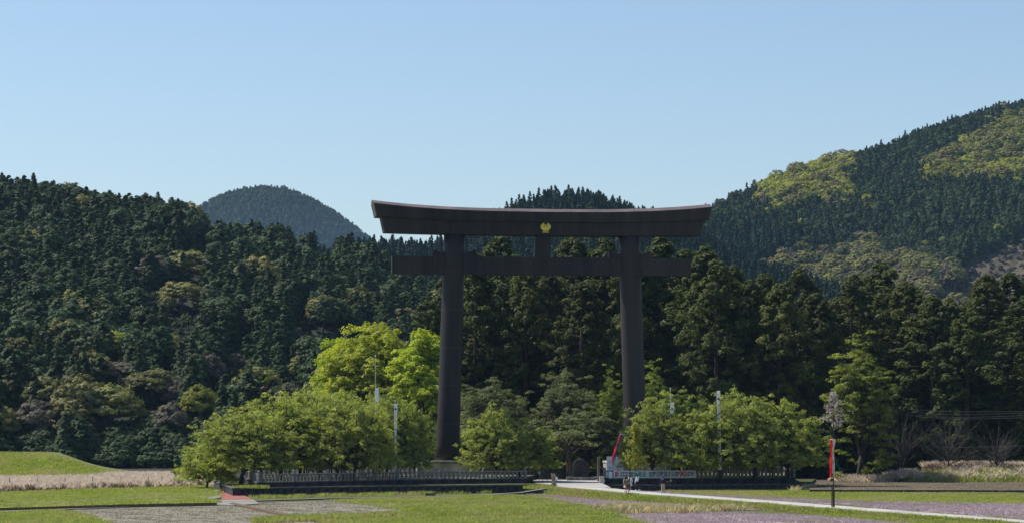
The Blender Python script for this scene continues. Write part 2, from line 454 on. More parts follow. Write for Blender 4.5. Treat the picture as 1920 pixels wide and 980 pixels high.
poly_sheet('field', pxpoly([(986, 926), (1010, 922), (1066, 922), (1200, 932), (1330, 941), (1460, 953), (1330, 957), (1180, 955), (1080, 944)], 0.05), 0.05, 'field_vetch', 0.3, None, 'pink flowering vetch strip beside the central road')
poly_sheet('field', pxpoly([(1160, 964), (1240, 961), (1400, 960), (1560, 969), (1700, 980), (1990, 1004), (1990, 1100), (1300, 1100), (1232, 986)], 0.05), 0.05, 'field_vetch', 0.3, None, 'pink flowering vetch field at bottom right')
poly_sheet('field', pxpoly([(1052, 921), (1066, 914), (1180, 925), (1400, 942), (1700, 966), (2100, 1000), (1990, 1004), (1700, 981), (1560, 970), (1460, 954), (1330, 942), (1200, 933)], 0.04), 0.04, 'field_green', 0.3, None, 'green grass verge below the central road')
poly_sheet('field', pxpoly([(1600, 945), (1640, 940), (1920, 944), (2500, 950), (2500, 1060), (2060, 996), (1920, 973), (1760, 960), (1660, 952)], 0.06), 0.06, 'field_vetch', 0.3, None, 'pink vetch field beyond the road at right edge')
poly_sheet('field', pxpoly([(1240, 917), (1500, 915), (1530, 918), (1670, 918), (1920, 924), (2500, 936), (2500, 950), (1920, 944), (1640, 940), (1400, 935), (1240, 924)], 0.055), 0.055, 'field_dry', 0.3, None, 'yellowish mown field right of the right terrace')
poly_sheet('field', pxpoly([(1180, 920), (1240, 921), (1420, 929), (1600, 938), (1660, 946), (1400, 940), (1190, 924)], 0.075), 0.075, 'field_vetch', 0.3, None, 'thin pink vetch strip between the road and right terrace')
poly_sheet('field', pxpoly([(1518, 899), (1600, 896.5), (1720, 897), (1920, 902), (2500, 908), (2500, 922), (1920, 918), (1668, 917.5), (1518, 917)], 0.38), 0.38, 'field_soil', 0.6, 'wall_stone', 'ploughed brown field before the dark forest')
poly_sheet('field', pxpoly([(1690, 920.5), (2500, 925), (2500, 934), (1920, 930), (1800, 926)], 0.065), 0.065, 'field_soil', 0.3, None, 'bare brown earth strip below the ploughed field')
poly_sheet('forest_floor', [(-200, 345), (-60, 336), (30, 338), (60, 325), (400, 350), (400, 700), (-200, 700)], 0.25, 'forest_soil', 0.5, None, 'dark leaf litter under the cedar grove')
# low grass levees crossing the left field
for i, (a, b) in enumerate([(((0, 937.5)), (395, 924)), ((0, 944), (200, 935.5)), ((200, 935.5), (390, 929))]):
    p, q = Vector(flat(*a, .5)), Vector(flat(*b, .5))
    n = Vector((-(q - p).y, (q - p).x)).normalized()
    mb = MB(); prev = []
    k = 24
    for j in range(k + 1):
        c = p.lerp(q, j / k) + n * random.uniform(-.25, .25); h = .5 + random.uniform(-.05, .05)
        prev.append([(c.x - n.x * .9, c.y - n.y * .9, .34), (c.x - n.x * .35, c.y - n.y * .35, h), (c.x + n.x * .35, c.y + n.y * .35, h), (c.x + n.x * .9, c.y + n.y * .9, .34)])
    mb.add([pt for row in prev for pt in row], [(j * 4 + i2, (j + 1) * 4 + i2, (j + 1) * 4 + i2 + 1, j * 4 + i2 + 1) for j in range(k) for i2 in range(3)])
    struct(mb.build('field_ridge', 'field_green'), ['long upper grass levee across the left field', 'short lower grass levee at far left of the field', 'lower grass levee towards the red ramp'][i])

def ribbon(name, pts, w, m, label, skirt=1.2, sidem='field_green', slope=1.5, both=True):
    """road on an embankment: pts (x, y, z); sloping grass sides run down to the field"""
    pts = [Vector(p) for p in pts]
    fine = []
    for i in range(len(pts) - 1):
        for t in np.linspace(0, 1, 9)[:-1]: fine.append(pts[i].lerp(pts[i + 1], float(t)))
    fine.append(pts[-1])
    rows = []
    for i, p in enumerate(fine):
        d = fine[min(i + 1, len(fine) - 1)] - fine[max(i - 1, 0)]
        n = Vector((-d.y, d.x, 0)).normalized()
        h = p.z - 0.0; e = max(h, 0.02) * slope + .05
        rows.append([p + n * (w / 2 + e) - Vector((0, 0, h + .02)), p + n * (w / 2) - Vector((0, 0, .04)), p + n * w / 2, p - n * w / 2, p - n * (w / 2) - Vector((0, 0, .04)), p - n * (w / 2 + e) - Vector((0, 0, h + .02))])
    mb = MB(); k = 6
    mb.add([v for r in rows for v in r], [(i * k + j, i * k + j + 1, (i + 1) * k + j + 1, (i + 1) * k + j) for i in range(len(rows) - 1) for j in range(k - 1)])
    mb.m = [(0 if j in (1, 2, 3) else 1) for i in range(len(rows) - 1) for j in range(k - 1)]
    return struct(mb.build(name, [m, sidem]), label)
def rp(px, py, Y): return at(px, py, Y)
ROAD = [rp(1068, 910.5, 289), rp(1130, 915.5, 277), rp(1200, 922, 264), rp(1320, 930.5, 251), rp(1430, 938.5, 241), rp(1560, 948.5, 228), rp(1740, 962.5, 213), rp(1920, 976.5, 201), rp(2200, 1000, 183)]
ribbon('road', ROAD, 3.1, 'road', 'pale concrete farm road running to bottom right')
ribbon('path', [flat(478, 937, .12) + (.12,), flat(620, 932.5, .15) + (.15,), flat(800, 930, .15) + (.15,), rp(900, 927, 283), rp(975, 922, 288), rp(1020, 915, 289), rp(1068, 910.5, 289)], 0.8, 'concrete', 'narrow concrete strip along the left terrace wall', slope=.15, sidem='wall_stone')
PL = [(X_(1000, 318), 318), (X_(1004, 305), 305), (X_(1036, 296), 296), (X_(1048, 289), 289), (X_(1100, 283), 283), (X_(1146, 282), 282), (X_(1130, 304), 304), (X_(1145, 345), 345), (X_(1000, 345), 345)]
poly_sheet('plaza', PL, .95, 'plaza', 1.5, 'field_green', 'pale grey entrance area between the two terraces')

# ------------------------------------------------------------------ terraces, walls, stone fences
TH = R(8.0)
ct, st = math.cos(TH), math.sin(TH)
def poly_len(pts):
    return [0] + list(np.cumsum([math.dist(pts[i], pts[i + 1]) for i in range(len(pts) - 1)]))
def along(pts, s):
    L = poly_len(pts)
    for i in range(len(pts) - 1):
        if s <= L[i + 1] + 1e-6:
            t = (s - L[i]) / (L[i + 1] - L[i])
            a, b = pts[i], pts[i + 1]
            return (a[0] + (b[0] - a[0]) * t, a[1] + (b[1] - a[1]) * t), math.atan2(b[1] - a[1], b[0] - a[0])
    return pts[-1], math.atan2(pts[-1][1] - pts[-2][1], pts[-1][0] - pts[-2][0])

def wall(name, pts, z0, z1, label, pw=1.8, th=0.35, cap=0.12):
    """retaining wall of upright stone panels with open joints under a coping; pts in plan"""
    t = thing(name, label, 'wall', (pts[0][0], pts[0][1], z0), 0)
    L = poly_len(pts)[-1]; n = max(1, round(L / pw)); w = L / n
    pm = MB().box(0, 0, 0, w - .05, th, z1 - z0 - cap, bev=.02).mesh('panel', 'wall_stone')
    for i in range(n):
        (x, y), a = along(pts, (i + .5) * w)
        obj('panel', pm, t, (x - pts[0][0], y - pts[0][1], random.uniform(-.0, .0)), a, (1, random.uniform(.92, 1.08), random.uniform(.985, 1.0)))
    for i in range(n):
        (x, y), a = along(pts, (i + .5) * w)
        if i == 0: cm = MB().box(0, 0, 0, w - .012, th + .14, cap, bev=.02).mesh('coping_stone', 'wall_cap')
        obj('coping_stone', cm, t, (x - pts[0][0], y - pts[0][1], z1 - z0 - cap), a)
    return t
POSTM = None
def stone_fence(pts, z, label, post_every=5.3, h=.86, group=None):
    t = thing('stone_fence', label, 'fence', (pts[0][0], pts[0][1], z), 0)
    L = poly_len(pts)[-1]; npost = max(1, round(L / post_every)); seg = L / npost
    pm = MB().box(0, 0, 0, .36, .36, h + .12, bev=.03).box(0, 0, h + .12, .26, .26, .05).ball((0, 0, h + .27), (.15, .15, .14), 8).mesh('post', 'fence_stone')
    bm = MB().box(0, 0, 0, .24, .18, h - .12, bev=.02).mesh('baluster', 'fence_stone')
    k = max(2, round(seg / .56))
    for i in range(npost + 1):
        (x, y), a = along(pts, i * seg)
        obj('post', pm, t, (x - pts[0][0], y - pts[0][1], 0), a)
        if i == npost: break
        for j in range(1, k):
            (x, y), a = along(pts, i * seg + seg * j / k)
            obj('baluster', bm, t, (x - pts[0][0], y - pts[0][1], .0), a + random.uniform(-.03, .03))
        (x0, y0), a0 = along(pts, i * seg + .18); (x1, y1), a1 = along(pts, (i + 1) * seg - .18)
        d = math.dist((x0, y0), (x1, y1)); a = math.atan2(y1 - y0, x1 - x0)
        MB().box(0, 0, h - .12, d, .26, .13, bev=.03).build('rail', 'fence_stone', t).location = ((x0 + x1) / 2 - pts[0][0], (y0 + y1) / 2 - pts[0][1], 0)
        t.children[-1].rotation_euler = (0, 0, a)
    return t

TZ = 1.5
L0 = flat(485, 903, TZ); L1 = flat(640, 899.5, TZ); L2 = flat(740, 897.5, TZ); L3 = (X_(985, 307.5), 307.5)
LB = (X_(450, 324), 324); LBR = (X_(1010, 330), 330)
def off(p, dx, dy): return (p[0] + dx, p[1] + dy)
# upper terrace slab, ledge slab
poly_sheet('terrace', [off(L0, .3, .3), off(L1, 0, .3), off(L2, 0, .3), off(L3, 0, .3), (L3[0] + .2, 318), LBR, LB], TZ, 'terrace_top', 1.6, 'wall_stone', 'raised left terrace ground under the cherry trees')
poly_sheet('terrace_ledge', [off(L0, -2.3, -3.6), off(L1, 0, -6), off(L2, 0, -9), (2.9, 298.2), (3.6, 308), off(L3, 0, .2), off(L2, 0, .2), off(L1, 0, .2), off(L0, 0, .2), (LB[0], LB[1]), (LB[0] - 2.4, LB[1] - 1)], .90, 'moss_ledge', 1.2, 'wall_stone', 'grassy ledge between the two walls of the left terrace')
wall('retaining_wall', [LB, L0][::1], .86, TZ, 'side wall of the left terrace seen edge on above the red ramp')
wall('retaining_wall', [L0, L1, L2, L3], .86, TZ, 'upper dark stone wall right below the left fence')
wall('retaining_wall', [(LB[0] - 2.4, 318), off(L0, -2.3, -3.6)], -.3, .96, 'lower side wall facing the red ramp')
wall('retaining_wall', [off(L0, -2.3, -3.6), off(L1, 0, -6), off(L2, 0, -9), (2.9, 298.2)], -.35, .96, 'lower dark stone wall in front of the left terrace')
stone_fence([L0, L1, L2, L3], TZ, 'long front stone fence of the left terrace')
stone_fence([off(LB, .2, 0), off(L0, 0, .6)], TZ, 'side stone fence at the left end of the left terrace')
stone_fence([off(LB, .4, 0), (X_(760, 328), 328), (X_(1000, 330), 330)], TZ, 'back stone fence of the left terrace behind the tree trunks')

R0 = (X_(1134, 308), 308); R1 = (X_(1310, 310), 310); R2 = (X_(1488, 315), 315)
RBk = (X_(1474, 342), 342); RBl = (X_(1150, 338), 338)
poly_sheet('terrace', [off(R0, .2, .3), off(R1, 0, .3), off(R2, -.1, .3), RBk, RBl], TZ, 'terrace_top', 1.6, 'wall_stone', 'raised right terrace ground under the cherry trees')
poly_sheet('terrace_ledge', [off(R0, .2, -3.4), off(R1, 0, -3.8), (X_(1515, 311), 311), (X_(1530, 342), 342), RBk, off(R2, 0, .2), off(R1, 0, .2), off(R0, 0, .2)], .72, 'moss_ledge', 1.0, 'wall_stone', 'grassy ledge between the two walls of the right terrace')
wall('retaining_wall', [R0, R1, R2], .68, TZ, 'upper dark stone wall below the banner')
wall('retaining_wall', [R2, RBk], .68, TZ, 'end wall of the right terrace beside the brown field')
wall('retaining_wall', [off(R0, .2, -3.4), off(R1, 0, -3.8), (X_(1515, 311), 311)], -.3, .76, 'lower dark stone wall behind the walking people')
stone_fence([R0, R1, R2], TZ, 'front stone fence of the right terrace carrying the banner')
stone_fence([off(R2, 0, .6), off(RBk, -.2, 0)], TZ, 'end stone fence of the right terrace')
stone_fence([(X_(1280, 326), 326), (X_(1460, 328), 328)], TZ + .12, 'inner stone fence behind the right terrace fence')
# entrance end blocks
tag(MB().box(0, 0, 0, .55, 3.2, 1.35, bev=.05).build('end_block', 'plinth_stone'), 'pale stone block at the corner of the right terrace beside the entrance', 'stone').location = (R0[0] - .45, R0[1] - 1.5, .35)

# ------------------------------------------------------------------ the torii gate
TG = thing('torii_gate', 'giant dark steel gate with curved top beam and golden crest', 'gate', (3.75, 320, 0), TH)
def g_pillar(s, label):
    ub, ut = 11.85 * s, 10.95 * s
    mb = MB(); pts, rad = [], []
    for i in range(15):
        t = i / 14; pts.append((ub + (ut - ub) * t, 0, 3.3 + (31.4 - 3.3) * t)); rad.append(1.42 - .10 * t)
    mb.tube(pts, rad, 40)
    for i in range(0):
        pass
    return mb.build('pillar', 'weathered_steel', TG, smooth=False)
g_pillar(-1, ''); g_pillar(1, '')
for o in TG.children:
    me = o.data
    me.polygons.foreach_set('use_smooth', [len(p.vertices) == 4 for p in me.polygons])
for s in (-1, 1):       # raised weld bands between the pillar drums
    for k in range(1, 6):
        t = k / 6
        u = (11.85 + (10.95 - 11.85) * t) * s; z = 3.3 + 28.1 * t; r = 1.42 - .10 * t
        MB().tube([(u, 0, z - .04), (u, 0, z + .04)], [r + .012] * 2, 40).build('seam_band', 'seam_steel', TG)
# upper beams: cross section swept along a curve that rises towards the ends
def rise(u, e=.75, p=2.8): return e * abs(u / 21.0) ** p
def sweep(name, prof_fn, umax_fn, n=64, m='weathered_steel'):
    rows = []
    for i in range(n + 1):
        t = -1 + 2 * i / n
        rows.append(prof_fn(t))
    k = len(rows[0]); mb = MB()
    v = [p for r in rows for p in r]
    f = [(i * k + j, (i + 1) * k + j, (i + 1) * k + (j + 1) % k, i * k + (j + 1) % k) for i in range(n) for j in range(k)]
    f += [tuple(range(k)), tuple((n * k + j) for j in range(k - 1, -1, -1))]
    mb.add(v, f)
    return mb.build(name, m, TG)
def kasagi(t):
    ut, ub = 21.1 * t, 20.75 * t           # ends lean outwards
    zt = 34.05 + rise(ut, .85); zb = 32.85 + rise(ub, .52)
    um = 21.2 * t
    return [(um, 0, zt + .5), (ut, -1.9, zt), (ub, -1.75, zb), (ub, 1.75, zb), (ut, 1.9, zt)]
def shimaki(t):
    ut, ub = 20.15 * t, 19.75 * t
    zt = 32.87 + rise(ut, .50); zb = 31.25 + rise(ub, .20)
    return [(ut, -1.35, zt), (ub, -1.3, zb), (ub, 1.3, zb), (ut, 1.35, zt)]
sweep('top_beam', kasagi, None); sweep('under_beam', shimaki, None)
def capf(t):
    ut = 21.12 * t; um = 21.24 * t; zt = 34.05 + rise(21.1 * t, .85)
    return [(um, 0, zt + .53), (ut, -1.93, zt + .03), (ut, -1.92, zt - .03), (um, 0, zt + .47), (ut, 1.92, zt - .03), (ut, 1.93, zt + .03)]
sweep('sun_tone_roof', capf, None, m='sun_tone_steel')  # thin skin over the roof slopes, direct sun painted in as a paler tone
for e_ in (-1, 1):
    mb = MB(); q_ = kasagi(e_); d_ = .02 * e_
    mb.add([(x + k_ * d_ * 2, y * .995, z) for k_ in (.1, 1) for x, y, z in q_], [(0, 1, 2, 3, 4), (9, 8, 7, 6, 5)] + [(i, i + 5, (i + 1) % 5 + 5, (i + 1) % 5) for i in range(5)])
    mb.build('sun_tone_end', 'sun_tone_steel', TG)  # skin over both beam ends in the same painted sunlight tone
mb = MB(); mb.prism([(-18.75, -.6), (18.75, -.6), (18.75, .6), (-18.75, .6)], 26.4, 28.6); mb.build('tie_beam', 'weathered_steel', TG)
for s in (-1, 1):
    for q in (-1, 1):
        u0 = s * 11.05 + q * 1.30; u1 = s * 11.05 + q * 2.72
        v = [(u0, -.35, 28.602), (u1, -.35, 28.602), (u1, -.35, 29.42), (u0, -.35, 29.08), (u0, .35, 28.602), (u1, .35, 28.602), (u1, .35, 29.42), (u0, .35, 29.08)]
        MB().add(v, [(0, 1, 2, 3), (7, 6, 5, 4), (0, 4, 5, 1), (1, 5, 6, 2), (2, 6, 7, 3), (3, 7, 4, 0)]).build('wedge', 'weathered_steel', TG)
v = []
for z, w in ((28.602, 1.03), (31.24, .93)):
    v += [(-w, -.45, z), (w, -.45, z), (w, .45, z), (-w, .45, z)]
MB().add(v, [(0, 1, 5, 4), (1, 2, 6, 5), (2, 3, 7, 6), (3, 0, 4, 7), (3, 2, 1, 0), (4, 5, 6, 7)]).build('centre_strut', 'weathered_steel', TG)
for u in np.arange(-18, 18.1, 4.5):
    z_t, z_b = 34.0 + rise(u, .85), 32.9 + rise(u, .52)
    MB().box(u, -1.835, z_b, .06, .16, z_t - z_b).build('seam_band', 'seam_steel', TG)
    MB().box(u + 2.2, -1.34, 31.32, .06, .05, 1.5).build('seam_band', 'seam_steel', TG)
for u in (-16, -13.5, -8, -5, 4.8, 8, 13.5, 16): MB().box(u, -.61, 26.42, .06, .04, 2.16).build('seam_band', 'seam_steel', TG)
# crest: golden disc-like bird with raised wings, dark head slots and tail
def plate(name, pts, y, d, m, parent):
    n = len(pts); v = [(x, y, z) for x, z in pts] + [(x, y + d, z) for x, z in pts]
    MB().add(v, [tuple(range(n)), tuple(range(2 * n - 1, n - 1, -1))] + [(i, n + i, n + (i + 1) % n, (i + 1) % n) for i in range(n)]).build(name, m, parent)
cr = obj('crest', None, TG, (.22, -1.36, 32.2))
wing = []
for a in np.linspace(-68, 68, 12): wing.append((.62 * math.sin(R(a)), -.57 * math.cos(R(a)) + .10))
for a in np.linspace(70, 150, 9): wing.append((.64 * math.sin(R(a)), -.50 * math.cos(R(a)) + .06))
wing += [(.16, .60), (.22, .42), (.14, .34), (-.14, .34), (-.22, .42), (-.16, .60)]
for a in np.linspace(150, 70, 9): wing.append((-.64 * math.sin(R(a)), -.50 * math.cos(R(a)) + .06))
plate('bird_emblem', wing, -.08, .08, 'crest_gold', cr)
plate('head_slot', [(-.17, .06), (-.09, .04), (-.08, .28), (-.14, .30)], -.10, .02, 'crest_dark', cr)
plate('head_slot', [(.09, .04), (.19, .05), (.17, .42), (.06, .56), (.04, .46), (.10, .36)], -.10, .02, 'crest_dark', cr)
for x in (-.26, 0, .26):
    plate('tail_feather', [(x - .10, -.66), (x + .10, -.66), (x + .12, -.56), (x + .03, -.51), (x - .03, -.51), (x - .12, -.56)], -.08, .08, 'crest_gold', cr)
for s, lab in ((-1, 'weathered pale concrete plinth under the left pillar'), (1, 'weathered pale concrete plinth under the right pillar')):
    c = Vector((3.75, 320, 0)) + Vector((ct, st, 0)) * 11.85 * s
    t = thing('plinth', lab, 'plinth', (c.x, c.y, TZ), TH)
    MB().box(0, 0, -.1, 7.1, 7.0, 1.75, bev=.12).build('block', 'plinth_stone', t)
    MB().box(0, 0, 1.655, 7.3, 7.2, .22, bev=.15, taper=.985).build('coping', 'plinth_moss' if s < 0 else 'plinth_stone', t)
    MB().box(0, 0, 1.88, 3.4, 3.4, .14, bev=.1).build('pillar_seat', 'plinth_stone', t)

# ------------------------------------------------------------------ trees: builders
def tree_mesh(name, parts, mats):
    V, T, Ti, M = merge(parts)
    return np_mesh(name, V, T, mats, Ti, M)

def make_cedar(H=32, Rw=4.6, nb=150, base=.06, sub=8, per=19, size=.215, seed=0):
    """old cedar: brushy foliage clumps on drooping branches round a straight tapered trunk, uneven outline with gaps"""
    C, Rr = [], []
    lob = rng.uniform(0, 2 * np.pi, 3)
    tr = MB(); tr.tube([(0, 0, -1), (0, 0, H * .3), (rng.normal() * .2, rng.normal() * .2, H * .7), (0, 0, H * .97)], [.65, .5, .28, .05], 8)
    for i in range(nb):
        t = base + (1 - base) * ((i + rng.uniform()) / nb) ** .9
        a = rng.uniform(0, 2 * np.pi)
        env = min(1.0, (1 - t) / .30) ** .62 * (.55 + .45 * min(1, (t - base) / .5 + .05))
        env *= 1 + .22 * math.sin(2 * a + lob[0] + t * 9) + .15 * math.sin(3 * a + lob[1] - t * 14)
        r = Rw * env * rng.uniform(.55, 1.05)
        z = H * t - r * .10
        C.append((r * math.cos(a), r * math.sin(a), z)); q = rng.uniform(.5, 1.1) * (.65 + .5 * env)
        Rr.append((q * 1.05, q * 1.05, q * .95))
        if i % 3 == 0 and r > 1.2:
            tr.tube([(0, 0, z - r * .15), (r * .5 * math.cos(a), r * .5 * math.sin(a), z - r * .02), (r * .95 * math.cos(a), r * .95 * math.sin(a), z - .1)], [.11, .07, .02], 4, caps=False)
    C, Rr = np.array(C), np.array(Rr)
    lv = clumped(C, Rr, sub, per, size, lo=-.55, mixn=.3, subr=.5, out=.5, ctr=(0, 0, H * .4))
    return tree_mesh_pair(tr, [lv])
def tree_mesh_pair(tr, lvs): return tr, lvs

def make_broad(H, Rw, trunk_h=2.0, limbs=6, clump_r=1.0, flat_=.5, nsub=2, sub=6, per=8, size=.2, crown_lo=.25, dome=.65, upc=1.0, lo=-.3, seg_clumps=2, trunk_r=.28, spread=1.0, fill=0, rag=0.0):
    """broadleaf tree: forked trunk, limbs and branches as tubes, leaf clumps on the outer branches"""
    tr = MB()
    C, Rr = [], []
    top0 = Vector((rng.normal() * .2, rng.normal() * .2, trunk_h))
    tr.tube([(0, 0, -.6), (top0.x * .3, top0.y * .3, trunk_h * .5), top0], [trunk_r * 1.25, trunk_r, trunk_r * .9], 8)
    def env_pt(a, e):     # point of the crown surface
        r = Rw * math.cos(e); z = trunk_h * crown_lo + (H - trunk_h * crown_lo) * (math.sin(e) ** dome)
        return Vector((r * math.cos(a), r * math.sin(a), z))
    for i in range(limbs):
        a = 2 * math.pi * (i + rng.uniform(-.3, .3)) / limbs
        e = rng.uniform(.15, 1.15)
        tip = env_pt(a, e) * rng.uniform(.85, .98)
        mid = top0.lerp(tip, .45) + Vector((0, 0, .12 * (tip - top0).length * upc)) + Vector(rng.normal(size=3)) * .25
        pts = [top0, top0.lerp(mid, .5) + Vector(rng.normal(size=3)) * .12, mid, mid.lerp(tip, .5) + Vector(rng.normal(size=3)) * .2, tip]
        tr.tube(pts, [trunk_r * .62, trunk_r * .5, trunk_r * .36, trunk_r * .2, .03], 6, caps=False)
        for s in range(nsub * 4):
            f = rng.uniform(.25, 1.0)
            b = top0.lerp(mid, f / .5) if f < .5 else mid.lerp(tip, (f - .5) / .5)
            a2 = a + rng.normal() * .55 * spread; e2 = min(1.5, max(.04, e + rng.normal() * .45))
            t2 = env_pt(a2, e2) * (rng.uniform(.80, 1.02) + max(-1.5, min(1.1, rng.normal())) * rag)
            m2 = b.lerp(t2, .5) + Vector((0, 0, .08 * (t2 - b).length)) + Vector(rng.normal(size=3)) * .15
            tr.tube([b, m2, t2], [.075, .05, .015], 4, caps=False)
            for q in range(seg_clumps):
                w = 1 - q * .28 - rng.uniform(0, .12)
                p = m2.lerp(t2, max(0, (w - .5) / .5)) if w > .5 else b.lerp(m2, w / .5)
                p = p + Vector(rng.normal(size=3)) * clump_r * .35
                k = clump_r * rng.uniform(.7, 1.3)
                C.append(tuple(p)); Rr.append((k, k, k * flat_))
    for i in range(fill):
        p = env_pt(rng.uniform(0, 2 * np.pi), math.asin(rng.uniform(0, 1))) * (rng.uniform(.72, .96) + max(-1.5, min(1, rng.normal())) * rag * .5)
        k = clump_r * rng.uniform(.7, 1.3); C.append(tuple(p)); Rr.append((k, k, k * flat_))
    C, Rr = np.array(C), np.array(Rr)
    return tr, [clumped(C, Rr, sub, per, size, lo=lo, mixn=.4, subr=.5, out=.35, ctr=(0, 0, H * .2))]

def two_meshes(pair, bark, leaf):
    tr, lvs = pair
    tm = tr.mesh('trunk', bark, smooth=True)
    V, T, Ti, M = merge([(*l, 0) for l in lvs])
    return tm, np_mesh('crown', V, T, [leaf], Ti)
def one_mesh(name, pair, bark, leaf):
    tr, lvs = pair
    parts = [mb_arrays(tr, 1)] + [(*l, 0) for l in lvs]
    V, T, Ti, M = merge(parts)
    return np_mesh(name, V, T, [leaf, bark], Ti, M)
def plant(name, meshes, label, cat, loc, rotz, scale, group=None):
    t = thing(name, label, cat, loc, rotz, group, scale)
    obj('trunk', meshes[0], t); obj('crown', meshes[1], t)
    return t

# low-detail trees for the far slopes
def far_conifer(H, Rw, pointy, nb=120, per=26, size=.31):
    C, Rr = [], []
    for i in range(nb):
        t = .08 + .92 * ((i + rng.uniform()) / nb)
        a = rng.uniform(0, 2 * np.pi)
        env = ((1 - t) / .92) ** .8 if pointy else max(0, 1 - ((t - .08) / .92) ** 1.8) ** .75
        r = Rw * env * rng.uniform(.55, .95)
        C.append((r * math.cos(a), r * math.sin(a), H * t)); q = ((.18 if pointy else .30) + .46 * env) * rng.uniform(.8, 1.25) * Rw / 2.6
        Rr.append((q, q, q * (.9 if pointy else .8)))
    if pointy: C.append((0, 0, H * .98)); Rr.append((.25, .25, .7))
    tr = MB(); tr.tube([(0, 0, -3), (0, 0, H * .9)], [.25, .06], 5)
    return tr, [clumped(np.array(C), np.array(Rr), 2, per // 2, size, lo=-.4, mixn=.32, subr=.7, out=1.9, ctr=(0, 0, H * .35), tb=rng.uniform(.25, .75, len(C)))]
def far_broad(H, Rw, nb=66, sub=4, per=12, size=.36, cr=1.0):
    C, Rr = [], []
    for i in range(nb):
        d = sphere_dirs(1, -.15)[0]
        k = rng.uniform(.8, 1.0)
        C.append((d[0] * Rw * k, d[1] * Rw * k, H * .47 + d[2] * H * .47 * k)); q = cr * rng.uniform(.7, 1.35)
        Rr.append((q, q, q * .75))
    tr = MB(); tr.tube([(0, 0, -3), (0, 0, H * .5)], [.3, .18], 5)
    for i in range(5):
        a = i * 1.26 + rng.uniform(0, .5)
        tr.tube([(0, 0, H * .3), (Rw * .7 * math.cos(a), Rw * .7 * math.sin(a), H * .75)], [.16, .04], 4, caps=False)
    return tr, [clumped(np.array(C), np.array(Rr), sub, per, size, lo=-.35, mixn=.25, subr=.55, out=.8, ctr=(0, 0, H * .4))]

# ------------------------------------------------------------------ hills
def lerp_table(tab, x):
    return np.interp(x, [r[0] for r in tab], [r[1] for r in tab])
class Hill:
    """terrain between a foot line and a ridge line; ridge rows are where the tree tops stand in the photograph"""
    def __init__(s, name, ridge, d0, d1, zf, treeh, prof=1.6, bump=4.0, wl=90.0, seed=0, m='hill_soil', px=(-400, 2300), label='', back=1.7):
        s.ridge, s.d0, s.d1, s.zf, s.th, s.prof, s.bump, s.wl = ridge, d0, d1, zf, treeh, prof, bump, wl
        s.ph = np.random.default_rng(seed).uniform(0, 6.28, 12)
        s.px0, s.px1 = px
        us = np.linspace(px[0], px[1], max(12, int((px[1] - px[0]) / 14))); ts = np.linspace(0, back, 46)
        U, T = np.meshgrid(us, ts)
        P = s.pos(U, T)
        n, k = len(us), len(ts)
        V = P.reshape(-1, 3)
        idx = np.arange(n * k).reshape(k, n)
        a, b, c, d = idx[:-1, :-1].ravel(), idx[:-1, 1:].ravel(), idx[1:, 1:].ravel(), idx[1:, :-1].ravel()
        Tt = np.concatenate([np.stack([a, b, c], 1), np.stack([a, c, d], 1)])
        me = np_mesh(name, V, Tt, [m])
        me.polygons.foreach_set('use_smooth', np.ones(len(Tt), bool))
        s.o = struct(obj(name, me), label)
    def pos(s, U, T):
        d0 = lerp_table(s.d0, U); d1 = lerp_table(s.d1, U)
        Y = d0 + (d1 - d0) * T
        ry = lerp_table(s.ridge, U)
        zr = CZ - (ry - HY) * d1 / F - s.th
        t = np.clip(T, 0, 1)
        z = s.zf + (zr - s.zf) * (1 - (1 - t) ** s.prof)
        z = np.where(T > 1, zr - (T - 1) * (d1 - d0) * .55 * np.clip((T - 1) * 3, 0, 1), z)
        X = (U - 960) * Y / F
        w = 2 * np.pi / s.wl
        nz = np.sin(X * w + s.ph[0] + 1.3 * np.sin(Y * w * .6 + s.ph[1])) * .6 + np.sin((X * .6 + Y * .8) * w * 1.7 + s.ph[2]) * .4 + np.sin((X - Y * .7) * w * 2.9 + s.ph[3]) * .25
        z = z + nz * s.bump * np.clip(4 * t * (1 - t), 0, 1)
        return np.stack([X, Y, z], -1)
    def scatter(s, spacing, tmax=1.12, pxr=(-60, 1980), seed=1):
        g_ = np.random.default_rng(seed)
        ymin = min(r[1] for r in s.d0); ymax = max(r[1] for r in s.d1) * 1.15
        xw = 1100 * ymax / F
        xs_ = np.arange(-xw, xw, spacing); ys_ = np.arange(ymin, ymax, spacing)
        Xg, Yg = np.meshgrid(xs_, ys_)
        Xg = Xg + g_.uniform(-.42, .42, Xg.shape) * spacing; Yg = Yg + g_.uniform(-.42, .42, Yg.shape) * spacing
        U = Xg * F / Yg + 960
        d0 = lerp_table(s.d0, U); d1 = lerp_table(s.d1, U)
        T = (Yg - d0) / (d1 - d0)
        ok = (T > 0.0) & (T < tmax) & (U > max(pxr[0], s.px0)) & (U < min(pxr[1], s.px1))
        U, T = U[ok], T[ok]
        P = s.pos(U, T)
        py = HY - (P[:, 2] - CZ) * F / P[:, 1]
        return U, py, T, P

